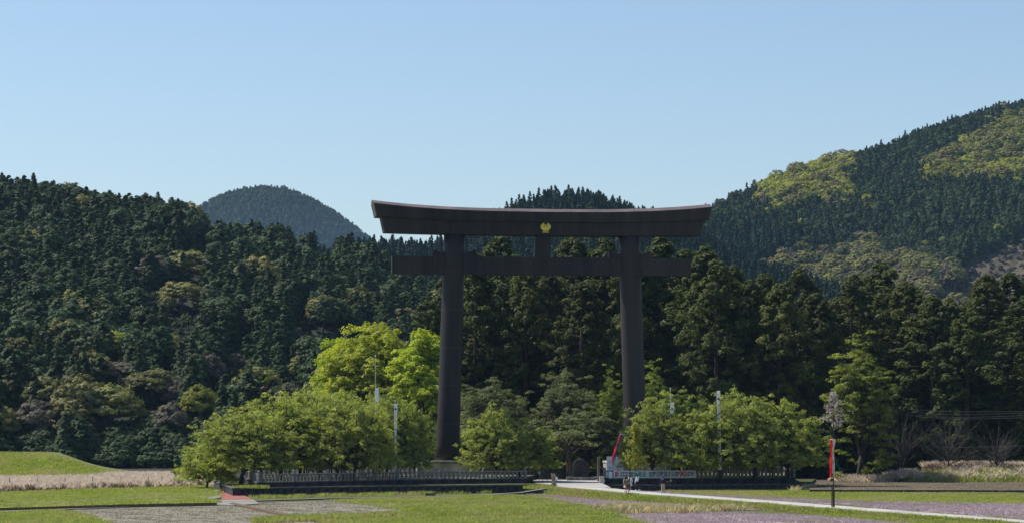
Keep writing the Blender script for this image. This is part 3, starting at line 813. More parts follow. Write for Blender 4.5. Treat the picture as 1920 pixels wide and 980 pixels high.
HN = Hill('hill_left', [(-500, 320), (0, 340), (60, 340), (100, 345), (200, 362), (300, 366), (345, 376), (400, 402), (440, 416), (500, 424), (560, 430), (640, 441), (700, 455), (760, 490), (820, 525), (900, 560), (1000, 600), (1200, 660)],
          [(-500, 455), (400, 460), (700, 470), (1200, 520)], [(-500, 850), (0, 830), (400, 800), (700, 760), (1200, 700)], -1, 12.0, 1.45, 3.5, 80, 3, px=(-500, 1200), label='steep wooded hill filling the left side')
HC = Hill('hill_centre', [(500, 470), (640, 452), (700, 443), (760, 447), (830, 440), (880, 412), (930, 386), (970, 366), (1020, 350), (1060, 346), (1120, 352), (1160, 368), (1200, 384), (1250, 393), (1300, 420), (1400, 470), (1700, 560)],
          [(500, 760), (1700, 760)], [(500, 1080), (1060, 1120), (1700, 1050)], 0, 15.5, 1.4, 5.0, 110, 5, px=(500, 1700), label='cone shaped wooded hill behind the top beam')
HF = Hill('hill_far', [(200, 470), (330, 405), (375, 382), (420, 358), (465, 348), (500, 346), (540, 350), (580, 366), (630, 396), (680, 432), (720, 462), (800, 520), (900, 560)],
          [(200, 3800), (900, 3800)], [(200, 4600), (900, 4600)], 0, 18, 1.5, 12, 400, 8, px=(200, 900), label='distant hazy blue wooded hill at left')
HR = Hill('mountain_right', [(1150, 470), (1240, 400), (1290, 388), (1330, 380), (1380, 352), (1440, 325), (1500, 300), (1560, 286), (1620, 276), (1660, 265), (1720, 240), (1780, 222), (1830, 205), (1870, 193), (1920, 185), (2000, 160), (2400, 120)],
          [(1150, 1150), (1400, 1130), (1920, 1080), (2400, 1050)], [(1150, 1420), (1330, 1500), (1650, 1700), (1920, 1850), (2400, 1950)], 5, 14, 1.25, 9.0, 190, 9, px=(1150, 2400), label='large wooded mountain on the right')

FM = {}
for k in range(4): FM['hinoki%d' % k] = one_mesh('hill_conifer', far_conifer(11 + .6 * k, 2.65 + .2 * k, k == 3), 'bark_cedar', 'leaf_hill')
for k in range(3): FM['spire%d' % k] = one_mesh('spire_conifer', far_conifer(12.5 + k, 2.5 + .2 * k, True), 'bark_cedar', 'leaf_spire')
for k in range(3): FM['green%d' % k] = one_mesh('evergreen_tree', far_broad(10.5 + k, 3.1 + .35 * k), 'bark_cedar', 'leaf_hill')
for k in range(3): FM['olive%d' % k] = one_mesh('broadleaf_tree', far_broad(12.5 + k, 5.0 + .6 * k, 70, 4, 10, .42, 1.0), 'bark_pale', 'leaf_olive')
for k in range(2): FM['tan%d' % k] = one_mesh('broadleaf_tree', far_broad(11 + k, 4.6, 50, 3, 8, .45), 'bark_pale', 'leaf_tan')
for k in range(3): FM['lime%d' % k] = one_mesh('broadleaf_tree', far_broad(10 + k, 3.7 + .4 * k, 60, 3, 11, .38), 'bark_pale', 'leaf_yellowgreen')
FM['orange0'] = one_mesh('broadleaf_tree', far_broad(11, 4.4, 50, 3, 9, .45), 'bark_pale', 'leaf_orange')
FM['understory0'] = one_mesh('shrub', far_broad(5.5, 3.0, 50, 3, 11, .34, .7), 'bark_pale', 'leaf_hill')
FM['shrub0'] = one_mesh('shrub', far_broad(3.0, 1.6, 20, 2, 8, .4, .5), 'bark_pale', 'leaf_tan')
KINDS = list(FM)

def blob(px, py, cx, cy, rx, ry): return ((px - cx) / rx) ** 2 + ((py - cy) / ry) ** 2 < 1
BIG = [(403, 398, 22, 13, 'olive'), (374, 452, 36, 18, 'olive'), (433, 454, 20, 13, 'tan'), (290, 518, 34, 22, 'tan'), (356, 518, 42, 27, 'olive'), (341, 560, 32, 19, 'olive'), (314, 577, 14, 14, 'olive'), (219, 668, 30, 27, 'lime'), (12, 606, 22, 18, 'lime'),
       (225, 722, 48, 24, 'tan'), (285, 740, 42, 28, 'olive'), (201, 784, 52, 38, 'olive'), (332, 757, 24, 24, 'tan'), (24, 742, 34, 24, 'olive'), (89, 756, 38, 28, 'olive'), (71, 806, 40, 30, 'tan'), (10, 815, 22, 30, 'olive'), (320, 802, 26, 26, 'tan'), (374, 776, 28, 32, 'lime'),
       (320, 662, 22, 22, 'olive'), (391, 710, 26, 26, 'tan'), (442, 614, 28, 22, 'tan'), (575, 562, 34, 18, 'olive'), (622, 590, 38, 20, 'olive'), (684, 602, 28, 18, 'olive'), (567, 706, 22, 22, 'olive'), (690, 576, 14, 10, 'lime'), (500, 752, 26, 14, 'lime'), (560, 450, 20, 8, 'olive'), (610, 452, 26, 8, 'olive'), (150, 838, 30, 24, 'tan'), (440, 700, 22, 20, 'tan'), (545, 640, 24, 16, 'tan')]
def species_left(px, py, t, r):
    # px, py: where the crown's middle stands in the photograph
    for cx, cy, rx, ry, k in BIG:
        half = 24 + 48 * min(1, max(0, (cy - 340) / 460))
        if abs(px - cx) < rx * .88 and cy - ry * .8 < py < cy + ry * .7 + half: return 'understory0'
    if r < (.035 if py > 560 else .006): return 'olive%d' % (int(r * 9999) % 3)
    if py > 560 and r < .05: return 'tan0'
    return 'hinoki%d' % (int(r * 97) % 4) if r < .72 else 'green%d' % (int(r * 97) % 3)
def cut(px, py):
    """the bare cut slope low on the right mountain"""
    return (px > 1795 and py > 420 + (1920 - px) * .56 and py < 640) or blob(px, py, 1815, 548, 62, 34)
def species_right(px, py, t, r):
    if cut(px, py): return 'shrub0' if r < .7 else None
    if blob(px, py, 1510, 345, 88, 36) or blob(px, py, 1570, 312, 40, 18) or blob(px, py, 1465, 375, 44, 16) or blob(px, py, 1570, 375, 22, 12) or blob(px, py, 1435, 332, 14, 8):
        return 'lime%d' % (int(r * 91) % 3) if r < .80 else ('olive%d' % (int(r * 91) % 3) if r < .88 else ('tan0' if r < .95 else 'green0'))
    up = 312 - (px - 1740) * .62
    if px > 1735 and py > up and py < 338 and py > 222:
        return 'lime%d' % (int(r * 91) % 3) if r < .62 else ('olive%d' % (int(r * 91) % 3) if r < .80 else ('tan0' if r < .84 else 'green0'))
    if px > 1420 and px < 1830 and py > 472 + abs(px - 1560) * .10 + 6 * math.sin(px * .05) - (30 if 1600 < px < 1640 else 0):
        return 'tan%d' % (int(r * 91) % 2) if r < .42 else ('olive%d' % (int(r * 91) % 3) if r < .72 else ('lime0' if r < .86 else ('orange0' if r < .92 else 'green1')))
    if px < 1500 and py > 430: return 'spire%d' % (int(r * 91) % 3)
    if r < .008: return 'lime1'
    return 'hinoki%d' % (int(r * 97) % 3) if r < .84 else ('spire%d' % (int(r * 97) % 3) if r < .90 else 'green%d' % (int(r * 97) % 3))

def gn_forest(name, label, pts, rots, scls, kinds, srcs, cat='forest'):
    """one object: instances of the given tree meshes on points, through geometry nodes"""
    me = bpy.data.meshes.new(name)
    n = len(pts)
    me.vertices.add(n); me.vertices.foreach_set('co', np.ascontiguousarray(pts, np.float32).ravel())
    for nm, arr, ty in (('rot', rots, 'FLOAT'), ('scl', scls, 'FLOAT'), ('kd', kinds, 'INT')):
        a = me.attributes.new(nm, ty, 'POINT'); a.data.foreach_set('value', np.ascontiguousarray(arr, np.float32 if ty == 'FLOAT' else np.int32))
    me.update()
    o = obj(name, me)
    tag(o, label, cat, kind='stuff')
    ng = bpy.data.node_groups.new(name, 'GeometryNodeTree')
    ng.interface.new_socket('Geometry', in_out='INPUT', socket_type='NodeSocketGeometry')
    ng.interface.new_socket('Geometry', in_out='OUTPUT', socket_type='NodeSocketGeometry')
    N, L = ng.nodes, ng.links
    gi, go = N.new('NodeGroupInput'), N.new('NodeGroupOutput')
    jn = N.new('GeometryNodeJoinGeometry')
    def attr(nm, ty):
        a = N.new('GeometryNodeInputNamedAttribute'); a.data_type = ty; a.inputs[0].default_value = nm
        return a.outputs[0]
    rot, scl, kd = attr('rot', 'FLOAT'), attr('scl', 'FLOAT'), attr('kd', 'INT')
    cb = N.new('ShaderNodeCombineXYZ'); L.new(rot, cb.inputs[2])
    for k, src in enumerate(srcs):
        if not np.any(kinds == k): continue
        oi = N.new('GeometryNodeObjectInfo'); oi.inputs['Object'].default_value = src; oi.inputs['As Instance'].default_value = True
        cmp = N.new('FunctionNodeCompare'); cmp.data_type = 'INT'; cmp.operation = 'EQUAL'
        L.new(kd, cmp.inputs[2]); cmp.inputs[3].default_value = k
        ip = N.new('GeometryNodeInstanceOnPoints')
        L.new(gi.outputs[0], ip.inputs['Points']); L.new(cmp.outputs[0], ip.inputs['Selection'])
        L.new(oi.outputs['Geometry'], ip.inputs['Instance'])
        L.new(cb.outputs[0], ip.inputs['Rotation']); L.new(scl, ip.inputs['Scale'])
        L.new(ip.outputs[0], jn.inputs[0])
    L.new(jn.outputs[0], go.inputs[0])
    md = o.modifiers.new('scatter', 'NODES'); md.node_group = ng
    return o

def plant_hill(h, spec, spacing, n_con, n_dec, con_lab, dec_lab, stuff_lab, seed, tmax=1.08, sc=(.82, 1.06), occl=None):
    U, py, T, P = h.scatter(spacing, tmax, seed=seed)
    g_ = np.random.default_rng(seed + 50)
    rr = g_.uniform(0, 1, len(U)); rt = g_.uniform(0, 2 * np.pi, len(U)); ss = g_.uniform(sc[0], sc[1], len(U))
    kinds = []
    for u, y, t, p, r in zip(U, py, T, P, rr):
        mid = y - 7 * F / p[1]
        jt = .35 if h is HN else 1; k = spec(u + g_.normal() * 9 * jt, mid + g_.normal() * 6 * jt, t, r)
        kinds.append(-1 if k is None else KINDS.index(k))
    kinds = np.array(kinds)
    keep = kinds >= 0
    ss = np.where(kinds == KINDS.index('understory0'), ss * .42, ss)
    if occl is not None: keep &= ~np.array([occl(u, y - 12 * F / p[1]) for u, y, p in zip(U, py, P)])
    U, py, P, kinds, rt, ss = U[keep], py[keep], P[keep], kinds[keep], rt[keep], ss[keep]
    order = np.argsort(P[:, 1])
    names = [KINDS[k] for k in kinds]
    used = np.zeros(len(U), bool); cc = dc = 0
    for i in order:
        nm = names[i]; con = nm.startswith(('hinoki', 'spire', 'green'))
        if nm in ('shrub0', 'understory0') or not (0 < U[i] < 1920): continue
        if con and cc < n_con: cc += 1
        elif not con and dc < n_dec: dc += 1
        else: continue
        used[i] = True
        o = obj(FM[nm].name.split('.')[0], FM[nm], None, tuple(P[i]), rt[i], float(ss[i]))
        zone = ''
        if h is HN:
            mid = py[i] - 6 * F / P[i][1]
            zone = ('high near the ridge' if mid < 440 else 'halfway up the slope' if mid < 600 else 'on the lower slope' if mid < 720 else 'at the very foot') + (' above the embankment' if U[i] < 210 else ' left of the cherry trees' if U[i] < 420 else ' above the cherry trees' if U[i] < 620 else ' behind the domed yellow green tree')
        if h is HR: zone = 'left part' if U[i] < 1560 else 'middle part' if U[i] < 1740 else 'by the bare slope'
        if con: tag(o, (con_lab.split(' covering')[0] + ' ' + zone) if zone and h is HN else con_lab, 'tree', con_lab.replace('one of the ', '') + (' ' + zone if zone else ''))
        else:
            w = {'olive': 'olive brown budding broadleaf tree', 'tan': 'greyish tan half bare broadleaf tree', 'lime': 'bright yellow green broadleaf tree', 'orange': 'orange tinted broadleaf tree'}[nm[:-1]]
            tag(o, w + ' ' + (zone if h is HN else dec_lab + ', ' + zone), 'tree', w.replace('tree', 'trees') + ' ' + dec_lab + ' ' + zone)
    rest = ~used
    if rest.any():
        srcs = []
        for k in KINDS:
            c = [o for o in COL.objects if o.type == 'MESH' and o.data == FM[k]]
            srcs.append(c[0] if c else None)
        for j, k in enumerate(KINDS):      # every kind in the stuff needs one real tree to copy from
            if srcs[j] is None and np.any(kinds[rest] == j):
                i = [q for q in np.nonzero(rest & (kinds == j))[0]][0]
                rest[i] = False
                o = obj(FM[k].name.split('.')[0], FM[k], None, tuple(P[i]), rt[i], float(ss[i]))
                tag(o, {'unde': 'dark low shrub between the large crowns on the left hill', 'shru': 'small tan shrub on the bare cut slope', 'spir': 'pointed blue green conifer on the hill behind the gate'}.get(k[:4], 'lone ' + ['small ', 'middle sized ', 'larger ', 'pointed '][int(k[-1])] + k[:-1] + ' coloured tree on the slope ' + stuff_lab.split(' on ')[-1]), 'shrub' if k[:4] in ('shru', 'unde') else 'tree')
                srcs[j] = o
        gn_forest('forest', stuff_lab, P[rest], rt[rest], ss[rest], kinds[rest], srcs)
    print('hill', h.o.name, len(U), 'individual', int(used.sum()))

def behind_grove(u, ytop):      # hidden for good behind the old cedars: not planted
    return (860 < u < 1280 and ytop > 600) or (u >= 1280 and ytop > 640)
plant_hill(HN, species_left, 3.65, 285, 150, 'one of the dark green conifers covering the left hill', 'among the dark conifers of the left hill', 'dense dark wood on the upper left hill', 21, occl=behind_grove, sc=(.62, 1.0))
# the large broadleaf crowns one can pick out on the left hill
BM = {}
for k, lf in (('olive', 'leaf_olive'), ('tan', 'leaf_tan'), ('lime', 'leaf_yellowgreen')):
    BM[k] = [two_meshes(far_broad(12, 5.5, 110, 5, 13, .33, 1.15), 'bark_pale', lf) for _ in range(2)]
BW = {'olive': 'large olive budding tree', 'tan': 'large dull tan tree', 'lime': 'large bright yellow green tree'}
def place_word(cx, cy):
    a = 'on the ridge' if cy < 420 else 'high on the slope' if cy < 500 else 'halfway up' if cy < 600 else 'on the lower slope' if cy < 720 else 'near the foot'
    return a + (' at far left' if cx < 110 else ' above the embankment end' if cx < 260 else ' above the dry reeds' if cx < 350 else ' above the leftmost cherries' if cx < 520 else ' left of the domed tree')
seen_w = {}
for i, (cx, cy, rx, ry, k) in enumerate(sorted(BIG)):
    Ts = np.linspace(0, 1.02, 200); Pp = HN.pos(np.full(200, float(cx)), Ts); pyb = HY - (Pp[:, 2] - CZ) * F / Pp[:, 1]
    j = int(np.argmin(np.abs(pyb - (cy + ry * 1.05)))); p = Pp[j].copy(); p[2] += .4; m_ = p[1] / F
    key = (k, place_word(cx, cy)); seen_w[key] = seen_w.get(key, 0) + 1
    ex = ['', ', second from left', ', third from left', ', fourth from left', ', fifth from left'][seen_w[key] - 1]
    c = BM[k][i % 2]; t = thing('broadleaf_tree', BW[k] + ' ' + key[1].replace('above the ', 'over the ') + ex, 'tree', tuple(p), i * 1.3)
    t.scale = (rx * m_ / 4.7, rx * m_ / 4.7, 2.75 * ry * m_ / 12.0)
    obj('trunk', c[0], t); obj('crown', c[1], t)
U_ = rng.uniform(-60, 900, 420); T_u = rng.uniform(-.01, .07, 420) ** 1.0; Pf = HN.pos(U_, np.clip(T_u, 0, 1))
so_ = tag(obj('shrub', FM['understory0'], None, tuple(Pf[0])), 'dark low shrub at the foot of the left hill', 'shrub')
gn_forest('undergrowth', 'dark undergrowth closing the foot of the left hill', Pf[1:], rng.uniform(0, 6, 419), rng.uniform(.45, .85, 419), np.zeros(419, int), [so_], 'undergrowth')
plant_hill(HC, lambda u, y, t, r: 'spire%d' % (int(r * 91) % 3) if r < .8 or y > 440 and r < .95 else 'hinoki%d' % (int(r * 91) % 3), 3.7, 12, 0, 'one of the pointed blue green conifers low on the cone shaped hill', '', 'pointed blue green conifers on the cone shaped hill behind the gate', 22, occl=lambda u, y: behind_grove(u, y) or y > 560)
plant_hill(HR, species_right, 4.2, 0, 120, 'x', 'low on the right mountain', 'mixed wood on the right mountain', 23, occl=behind_grove, sc=(.75, 1.15))
plant_hill(HF, lambda u, y, t, r: 'hinoki%d' % (int(r * 91) % 3) if r < .7 else 'green%d' % (int(r * 91) % 3), 8.5, 0, 0, 'x', '', 'hazy distant wood on the blue hill', 24, tmax=1.03, sc=(1.1, 1.6), occl=lambda u, y: y > 470)
# bare cut slope: a terraced earth surface lying just above the mountain
us = np.linspace(1735, 2300, 90); ts = np.linspace(0.0, .62, 110)
Ug, Tg = np.meshgrid(us, ts)
P = HR.pos(Ug, Tg)
pyg = HY - (P[..., 2] - CZ) * F / P[..., 1]
step = (P[..., 2] / 3.2); P[..., 2] += 1.3 + 1.5 * (np.floor(step) - step + .5) + .8 * np.sin(P[..., 0] * .35) * np.sin(P[..., 1] * .21) + rng.normal(size=step.shape) * .35
ok = np.vectorize(cut)(Ug, pyg - 12)
idx = np.arange(Ug.size).reshape(Ug.shape); T_ = []
for j in range(len(ts) - 1):
    for i in range(len(us) - 1):
        if ok[j, i] and ok[j + 1, i + 1]:
            a, b, c, d = idx[j, i], idx[j, i + 1], idx[j + 1, i + 1], idx[j + 1, i]
            T_ += [(a, b, c), (a, c, d)]
if T_: struct(obj('slope', np_mesh('slope', P.reshape(-1, 3), np.array(T_), ['cut_slope'])), 'bare terraced earth slope low on the right mountain')

# ------------------------------------------------------------------ cedar grove behind the gate
CED = [two_meshes(make_cedar(32, 4.2 + .4 * (k % 3), 225 + 14 * k, seed=k), 'bark_cedar', 'leaf_cedar') for k in range(6)]
def cedar(px, top, Y, w, label, group=None, z=.2):
    h = Z_(top, Y) - z
    k = random.randrange(6); c = CED[k]
    t = thing('cedar_tree', label, 'tree', (X_(px, Y), Y, z), random.uniform(0, 6.28), group)
    t.scale = (w / 9.7, w / 9.7, h / 32.5)
    obj('trunk', c[0], t); obj('crown', c[1], t)
    return t
front = [  # px, top row, distance, crown width in m
    ('left pillar', [(805, 560, 372, 8), (828, 520, 378, 7)]),
    ('between the pillars', [(893, 470, 368, 9.5), (940, 440, 376, 11), (985, 492, 366, 8.5), (1030, 505, 372, 8), (1075, 442, 380, 10), (1092, 528, 360, 9), (1135, 446, 376, 10.5)]),
    ('just right of the right pillar', [(1185, 470, 372, 9), (1238, 443, 374, 11), (1285, 468, 380, 10), (1322, 462, 368, 10.5), (1345, 486, 362, 9)]),
    ('right of the gate', [(1378, 498, 372, 8), (1408, 522, 366, 9), (1436, 512, 380, 8.5), (1462, 530, 360, 9), (1500, 502, 374, 9.5), (1530, 548, 364, 9), (1560, 560, 380, 9), (1598, 512, 372, 9)]),
    ('far right', [(1650, 490, 382, 12), (1702, 528, 372, 10.5), (1748, 552, 366, 10), (1782, 556, 378, 9), (1812, 580, 362, 9), (1848, 514, 376, 10), (1893, 510, 382, 10), (1930, 548, 360, 11), (1985, 530, 372, 11)])]
ordn = ['first', 'second', 'third', 'fourth', 'fifth', 'sixth', 'seventh', 'eighth', 'ninth']
for sec, rows in front:
    for i, (px, top, Y, w) in enumerate(sorted(rows)):
        cedar(px, top, Y, w, 'tall old cedar rising %s, %s from left' % ('left of the ' + sec if sec == 'left pillar' else sec, ordn[i]))
gl = 'shaded cedar in the dense inner ranks of the grove behind the gate'
for i in range(58):     # inner ranks: fill the grove so no daylight shows low down
    px = 815 + (i % 29) * 41 + random.uniform(-14, 14); Y = (392 if i < 29 else 412) + random.uniform(-6, 8)
    base_top = np.interp(px, [800, 880, 1280, 1380, 1460, 1560, 1640, 1720, 1800, 1860, 2000], [600, 475, 475, 520, 545, 575, 530, 570, 600, 545, 560])
    cedar(px, base_top + random.uniform(10, 45), Y, random.uniform(8.5, 10.5), gl, 'shaded cedars in the inner ranks of the grove')
gl = 'lower dark cedar under the tall front cedars in deep shade'
for i in range(20):
    px = 880 + i * 55 + random.uniform(-18, 18)
    cedar(px, random.uniform(640, 710), random.uniform(368, 374), random.uniform(7, 9), gl, 'lower dark cedars along the front foot of the grove')

# ------------------------------------------------------------------ bright broadleaf trees
LIME = two_meshes(make_broad(22, 7.8, 5.0, 8, 1.15, .8, 3, 9, 15, .22, .45, .50, seg_clumps=2, trunk_r=.5, fill=230, lo=-.2), 'bark_cherry', 'leaf_lime')
plant('camphor_tree', LIME, 'large domed yellow green tree behind the left terrace, left of the left pillar', 'tree', (X_(706, 378), 378, .5), .6, (1.08, 1.05, 1.0))
FRESH = two_meshes(make_broad(20, 6.2, 4.5, 8, 1.1, .75, 3, 10, 16, .22, .3, .7, seg_clumps=2, trunk_r=.4, fill=50, lo=-.2), 'bark_cherry', 'leaf_fresh')
plant('broadleaf_tree', FRESH, 'vivid fresh green tree touching the left edge of the left pillar', 'tree', (X_(795, 362), 362, .5), 2.2, (1, 1, 1.0))
plant('broadleaf_tree', FRESH, 'smaller yellow green tree lowest left of the big domed tree', 'tree', (X_(632, 384), 384, .5), 4.0, (.72, .72, .98))
SPRAY = two_meshes(make_broad(15, 5.2, 3.0, 8, .82, .42, 4, 6, 15, .15, .3, .72, seg_clumps=3, trunk_r=.3, fill=60, rag=.14, spread=1.2), 'bark_cherry', 'leaf_midgreen')
plant('broadleaf_tree', SPRAY, 'light yellow green tree against the dark cedars right of the right terrace', 'tree', (X_(1610, 342), 342, .2), 1.0, (.98, .98, 1.16))
for px, w, h, Y, rz, lab in ((1225, .55, .86, 333, 1.2, 'thin fresh green tree showing its layered sprays right of the right pillar'), (1148, .42, .82, 334, 3.4, 'thin fresh green tree showing its layered sprays left of the right pillar')):
    plant('broadleaf_tree', SPRAY, lab, 'tree', (X_(px, Y), Y, TZ), rz, (w, w, h))

# cherry trees: low wide crowns of layered sprays over several dark limbs
CH = [two_meshes(make_broad(9.6, 6.4, 1.3, 9, .58, .75, 6, 5, 13, .125, .5, .62, seg_clumps=3, trunk_r=.26, spread=1.25, fill=90, lo=-.6, rag=.16), 'bark_cherry', 'leaf_cherry') for k in range(4)]
cher = [  # px, distance, width scale, height scale, label
    (388, 303, .50, .62, 'small outermost cherry tree at the left end of the left terrace'),
    (452, 296, .92, .86, 'leftmost large cherry tree on the left terrace, leaning over the red ramp'),
    (525, 299, .88, 1.04, 'cherry tree on the left terrace just left of the pergola'),
    (600, 306, .92, 1.16, 'tall cherry tree on the left terrace behind the pergola'),
    (664, 299, .76, 1.08, 'cherry tree on the left terrace just right of the pergola'),
    (724, 307, .62, 1.10, 'cherry tree on the left terrace behind the white pole'),
    (776, 308, .38, .95, 'slender cherry tree on the left terrace reaching across the left pillar'),
    (930, 311, .66, .92, 'cherry tree on the left terrace right of the left plinth'),
    (975, 315, .74, .74, 'lower cherry tree at the right end of the left terrace'),
    (1222, 309, .62, .98, 'cherry tree above the left half of the banner'),
    (1285, 311, .84, 1.08, 'cherry tree above the 90 of the banner'),
    (1352, 310, .80, 1.04, 'cherry tree right behind the tall white banner pole'),
    (1415, 312.5, .90, 1.10, 'cherry tree near the right end of the right terrace'),
    (488, 312, .74, .96, 'back row cherry tree at the left end of the left terrace'),
    (562, 316, .74, 1.06, 'back row cherry tree directly behind the pergola'),
    (632, 318, .72, 1.16, 'tallest back row cherry tree right of the pergola'),
    (700, 319, .66, 1.12, 'back row cherry tree by the slim white pole'),
    (1252, 322, .66, 1.06, 'back row cherry tree right of the right pillar foot'),
    (1384, 322, .72, 1.12, 'back row cherry tree right of the tall banner pole'),
    (1450, 321, .70, 1.04, 'back row cherry tree near the right end of the right terrace'),
    (1478, 314, .72, .90, 'rightmost cherry tree reaching past the end of the right terrace')]
for i, (px, Y, w, h, lab) in enumerate(cher):
    plant('cherry_tree', CH[i % 4], lab, 'tree', (X_(px, Y), Y, TZ if i else .3), i * 1.7, (w * 1.12, w * 1.0, h * .87))
CG = [two_meshes(make_broad(14, 6.3, 3.0, 9, .72, .55, 5, 6, 14, .135, .5, .7, seg_clumps=3, trunk_r=.3, fill=90, lo=-.6, rag=.14, spread=1.2), 'bark_cherry', 'leaf_cherry_grey') for k in range(2)]
for i, (px, Y, w, h, z, lab) in enumerate([
        (925, 337, .98, 1.04, 1.0, 'greyish green tree behind the left plinth, below the cedars'),
        (1068, 338, .92, 1.12, 1.0, 'tall greyish green tree in the middle of the gate opening'),
        (1105, 332, .78, .74, 1.2, 'lower greyish green tree over the rounded stone monument'),
        (1000, 330, .62, .60, 1.2, 'low shaded greyish tree left of the stone monument'),
        (1150, 345, .60, .86, 1.0, 'greyish green tree partly behind the right pillar'),
        (868, 344, .60, .92, 1.0, 'greyish green tree partly behind the left pillar')]):
    plant('broadleaf_tree', CG[i % 2], lab, 'tree', (X_(px, Y), Y, z), i * 1.1, (w, w, h * .80))

# leafless trees at the dark wood edge
def bare_tree(H, Rw, n=70, tw=5, col='bark_pale', leaf=None, r0=.12):
    tr = MB(); tr.tube([(0, 0, -.4), (.1, 0, H * .35), (0, .1, H * .6)], [r0, r0 * .7, r0 * .45], 6)
    tips = []
    for i in range(n):
        a = rng.uniform(0, 6.28); z0 = H * rng.uniform(.12, .58); e = rng.uniform(.15, 1.2); L_ = Rw * rng.uniform(.5, 1.0)
        d = Vector((math.cos(a) * math.cos(e), math.sin(a) * math.cos(e), math.sin(e)))
        p0 = Vector((0, 0, z0)); p1 = p0 + d * L_ * .5 + Vector((0, 0, .1)); p2 = p1 + (d + Vector((0, 0, .25))) * L_ * .5
        tr.tube([p0, p1, p2], [r0 * .35, r0 * .22, r0 * .08], 4, caps=False); tips.append(p2)
        for k in range(tw):
            q = p1.lerp(p2, rng.uniform(0, 1)); d2 = (d + Vector(rng.normal(size=3)) * .5).normalized()
            tr.tube([q, q + d2 * L_ * .3], [r0 * .12, r0 * .05], 3, caps=False); tips.append(q + d2 * L_ * .3)
    return tr, tips
for px, w, H, Y, lab in ((1690, 5.2, 8.5, 344, 'leafless pale branched shrub tree just right of the yellow green tree'), (1778, 5.5, 8.0, 346, 'leafless spreading tree in the dark wood edge at right'),
                         (1868, 4.5, 7.0, 347, 'faint leafless tree near the right edge of the wood')):
    tr, tips = bare_tree(H, w)
    t = thing('bare_tree', lab, 'tree', (X_(px, Y), Y, .3), random.uniform(0, 6))
    m_ = tr.mesh('branches', 'bark_dull'); obj('branches', m_, t)
tr, tips = bare_tree(3.4, 1.6, 26, 2, r0=.05)

# ------------------------------------------------------------------ grass, reeds, flowers (stuff) and small plants
def tuft_mesh(name, n, h, spread, w, leaf, lean=.35, seed=0):
    V, T, Ti = [], [], []
    for i in range(n):
        a = rng.uniform(0, 6.28); r = spread * math.sqrt(rng.uniform()); x, y = r * math.cos(a), r * math.sin(a)
        hh = h * rng.uniform(.6, 1.15); b = rng.uniform(0, 6.28); lx, ly = rng.normal() * lean * hh, rng.normal() * lean * hh
        dx, dy = math.cos(b) * w / 2, math.sin(b) * w / 2; o = len(V)
        V += [(x - dx, y - dy, -.03), (x + dx, y + dy, -.03), (x + lx * .5 + dx * .8, y + ly * .5 + dy * .8, hh * .6), (x + lx, y + ly, hh)]
        T += [(o, o + 1, o + 2), (o, o + 2, o + 3)]; ti = rng.uniform(); Ti += [ti] * 4
    return np_mesh(name, np.array(V), np.array(T), [leaf], np.array(Ti))
def template(name, me, loc, label, cat):
    o = obj(name, me, None, loc); return tag(o, label, cat)
def scatter_in(polys, n, zf):
    """random points inside plan polygons"""
    out = []
    for poly, k, z in zip(polys, n, zf):
        P_ = np.array(poly); lo, hi = P_.min(0), P_.max(0)
        A_ = abs(np.sum(P_[:, 0] * np.roll(P_[:, 1], -1) - np.roll(P_[:, 0], -1) * P_[:, 1])) / 2
        pts = rng.uniform(lo, hi, (int(k * 1.15 * np.prod(hi - lo) / max(A_, .1)) + 10, 2)); x, y = pts[:, 0], pts[:, 1]
        ins = np.zeros(len(pts), bool); m = len(P_)
        for i in range(m):
            x1, y1 = P_[i]; x2, y2 = P_[(i + 1) % m]
            c = ((y1 > y) != (y2 > y)) & (x < (x2 - x1) * (y - y1) / (y2 - y1 + 1e-12) + x1); ins ^= c
        pts = pts[ins][:int(k)]
        out.append(np.column_stack([pts, np.full(len(pts), z)]))
    return np.concatenate(out)
def gn_tufts(name, label, pts, me, smin=.7, smax=1.3, cat='grass'):
    src = bpy.data.objects.new(name + '_tuft', me)         # one tuft stands as the first of the growth
    COL.objects.link(src); src.location = tuple(pts[0]); tag(src, label, cat, kind='stuff')
    n = len(pts) - 1
    return gn_forest(name, label, pts[1:], rng.uniform(0, 6.28, n), rng.uniform(smin, smax, n), np.zeros(n, int), [src], cat)
DK = [( -400, 846), (0, 846), (75, 846)]
# grass bank (dike) behind the left field
mb = MB()
prof_u = np.linspace(-500, 420, 60); rows = []
def dike_top(u): return np.interp(u, [-500, 78, 92, 150, 205, 300, 420], [847, 847, 849, 869, 886, 889, 891])
for u in prof_u:
    Yb, Yf = 395, 352
    zt = Z_(dike_top(u), Yb); r = []
    for Y, z in ((440, 0), (404, zt), (Yb, zt), (385, zt * .80 + .06), (370, zt * .45 + .12), (Yf, .05)):
        r.append((X_(u, Yb if Y > 395 else Y), Y, max(z, 0.01) + (random.uniform(-.06, .06) if z > .1 else 0)))
    rows.append(r)
mb.add([v for r in rows for v in r], [(i * 6 + j, (i + 1) * 6 + j, (i + 1) * 6 + j + 1, i * 6 + j + 1) for i in range(len(rows) - 1) for j in range(5)])
struct(mb.build('embankment', 'field_green', smooth=True), 'grass covered embankment at far left sloping down to the right')
reed_poly = [(X_(-200, 290), 290), (X_(0, 297), 297), (X_(180, 309), 309), (X_(390, 327), 327), (X_(400, 338), 338), (X_(372, 392), 392), (X_(220, 392), 392), (X_(60, 362), 362), (X_(-200, 352), 352)]
poly_sheet('reed_ground', reed_poly, .06, 'field_reed', .3, None, 'pale dry reed ground before the embankment')
RD = tuft_mesh('reed', 34, .85, .6, .09, 'reed_blade', .75); RK = tuft_mesh('reed', 30, .9, .5, .08, 'reed_dark'); GB = tuft_mesh('grass', 22, .30, .5, .045, 'grass_blade', .45)
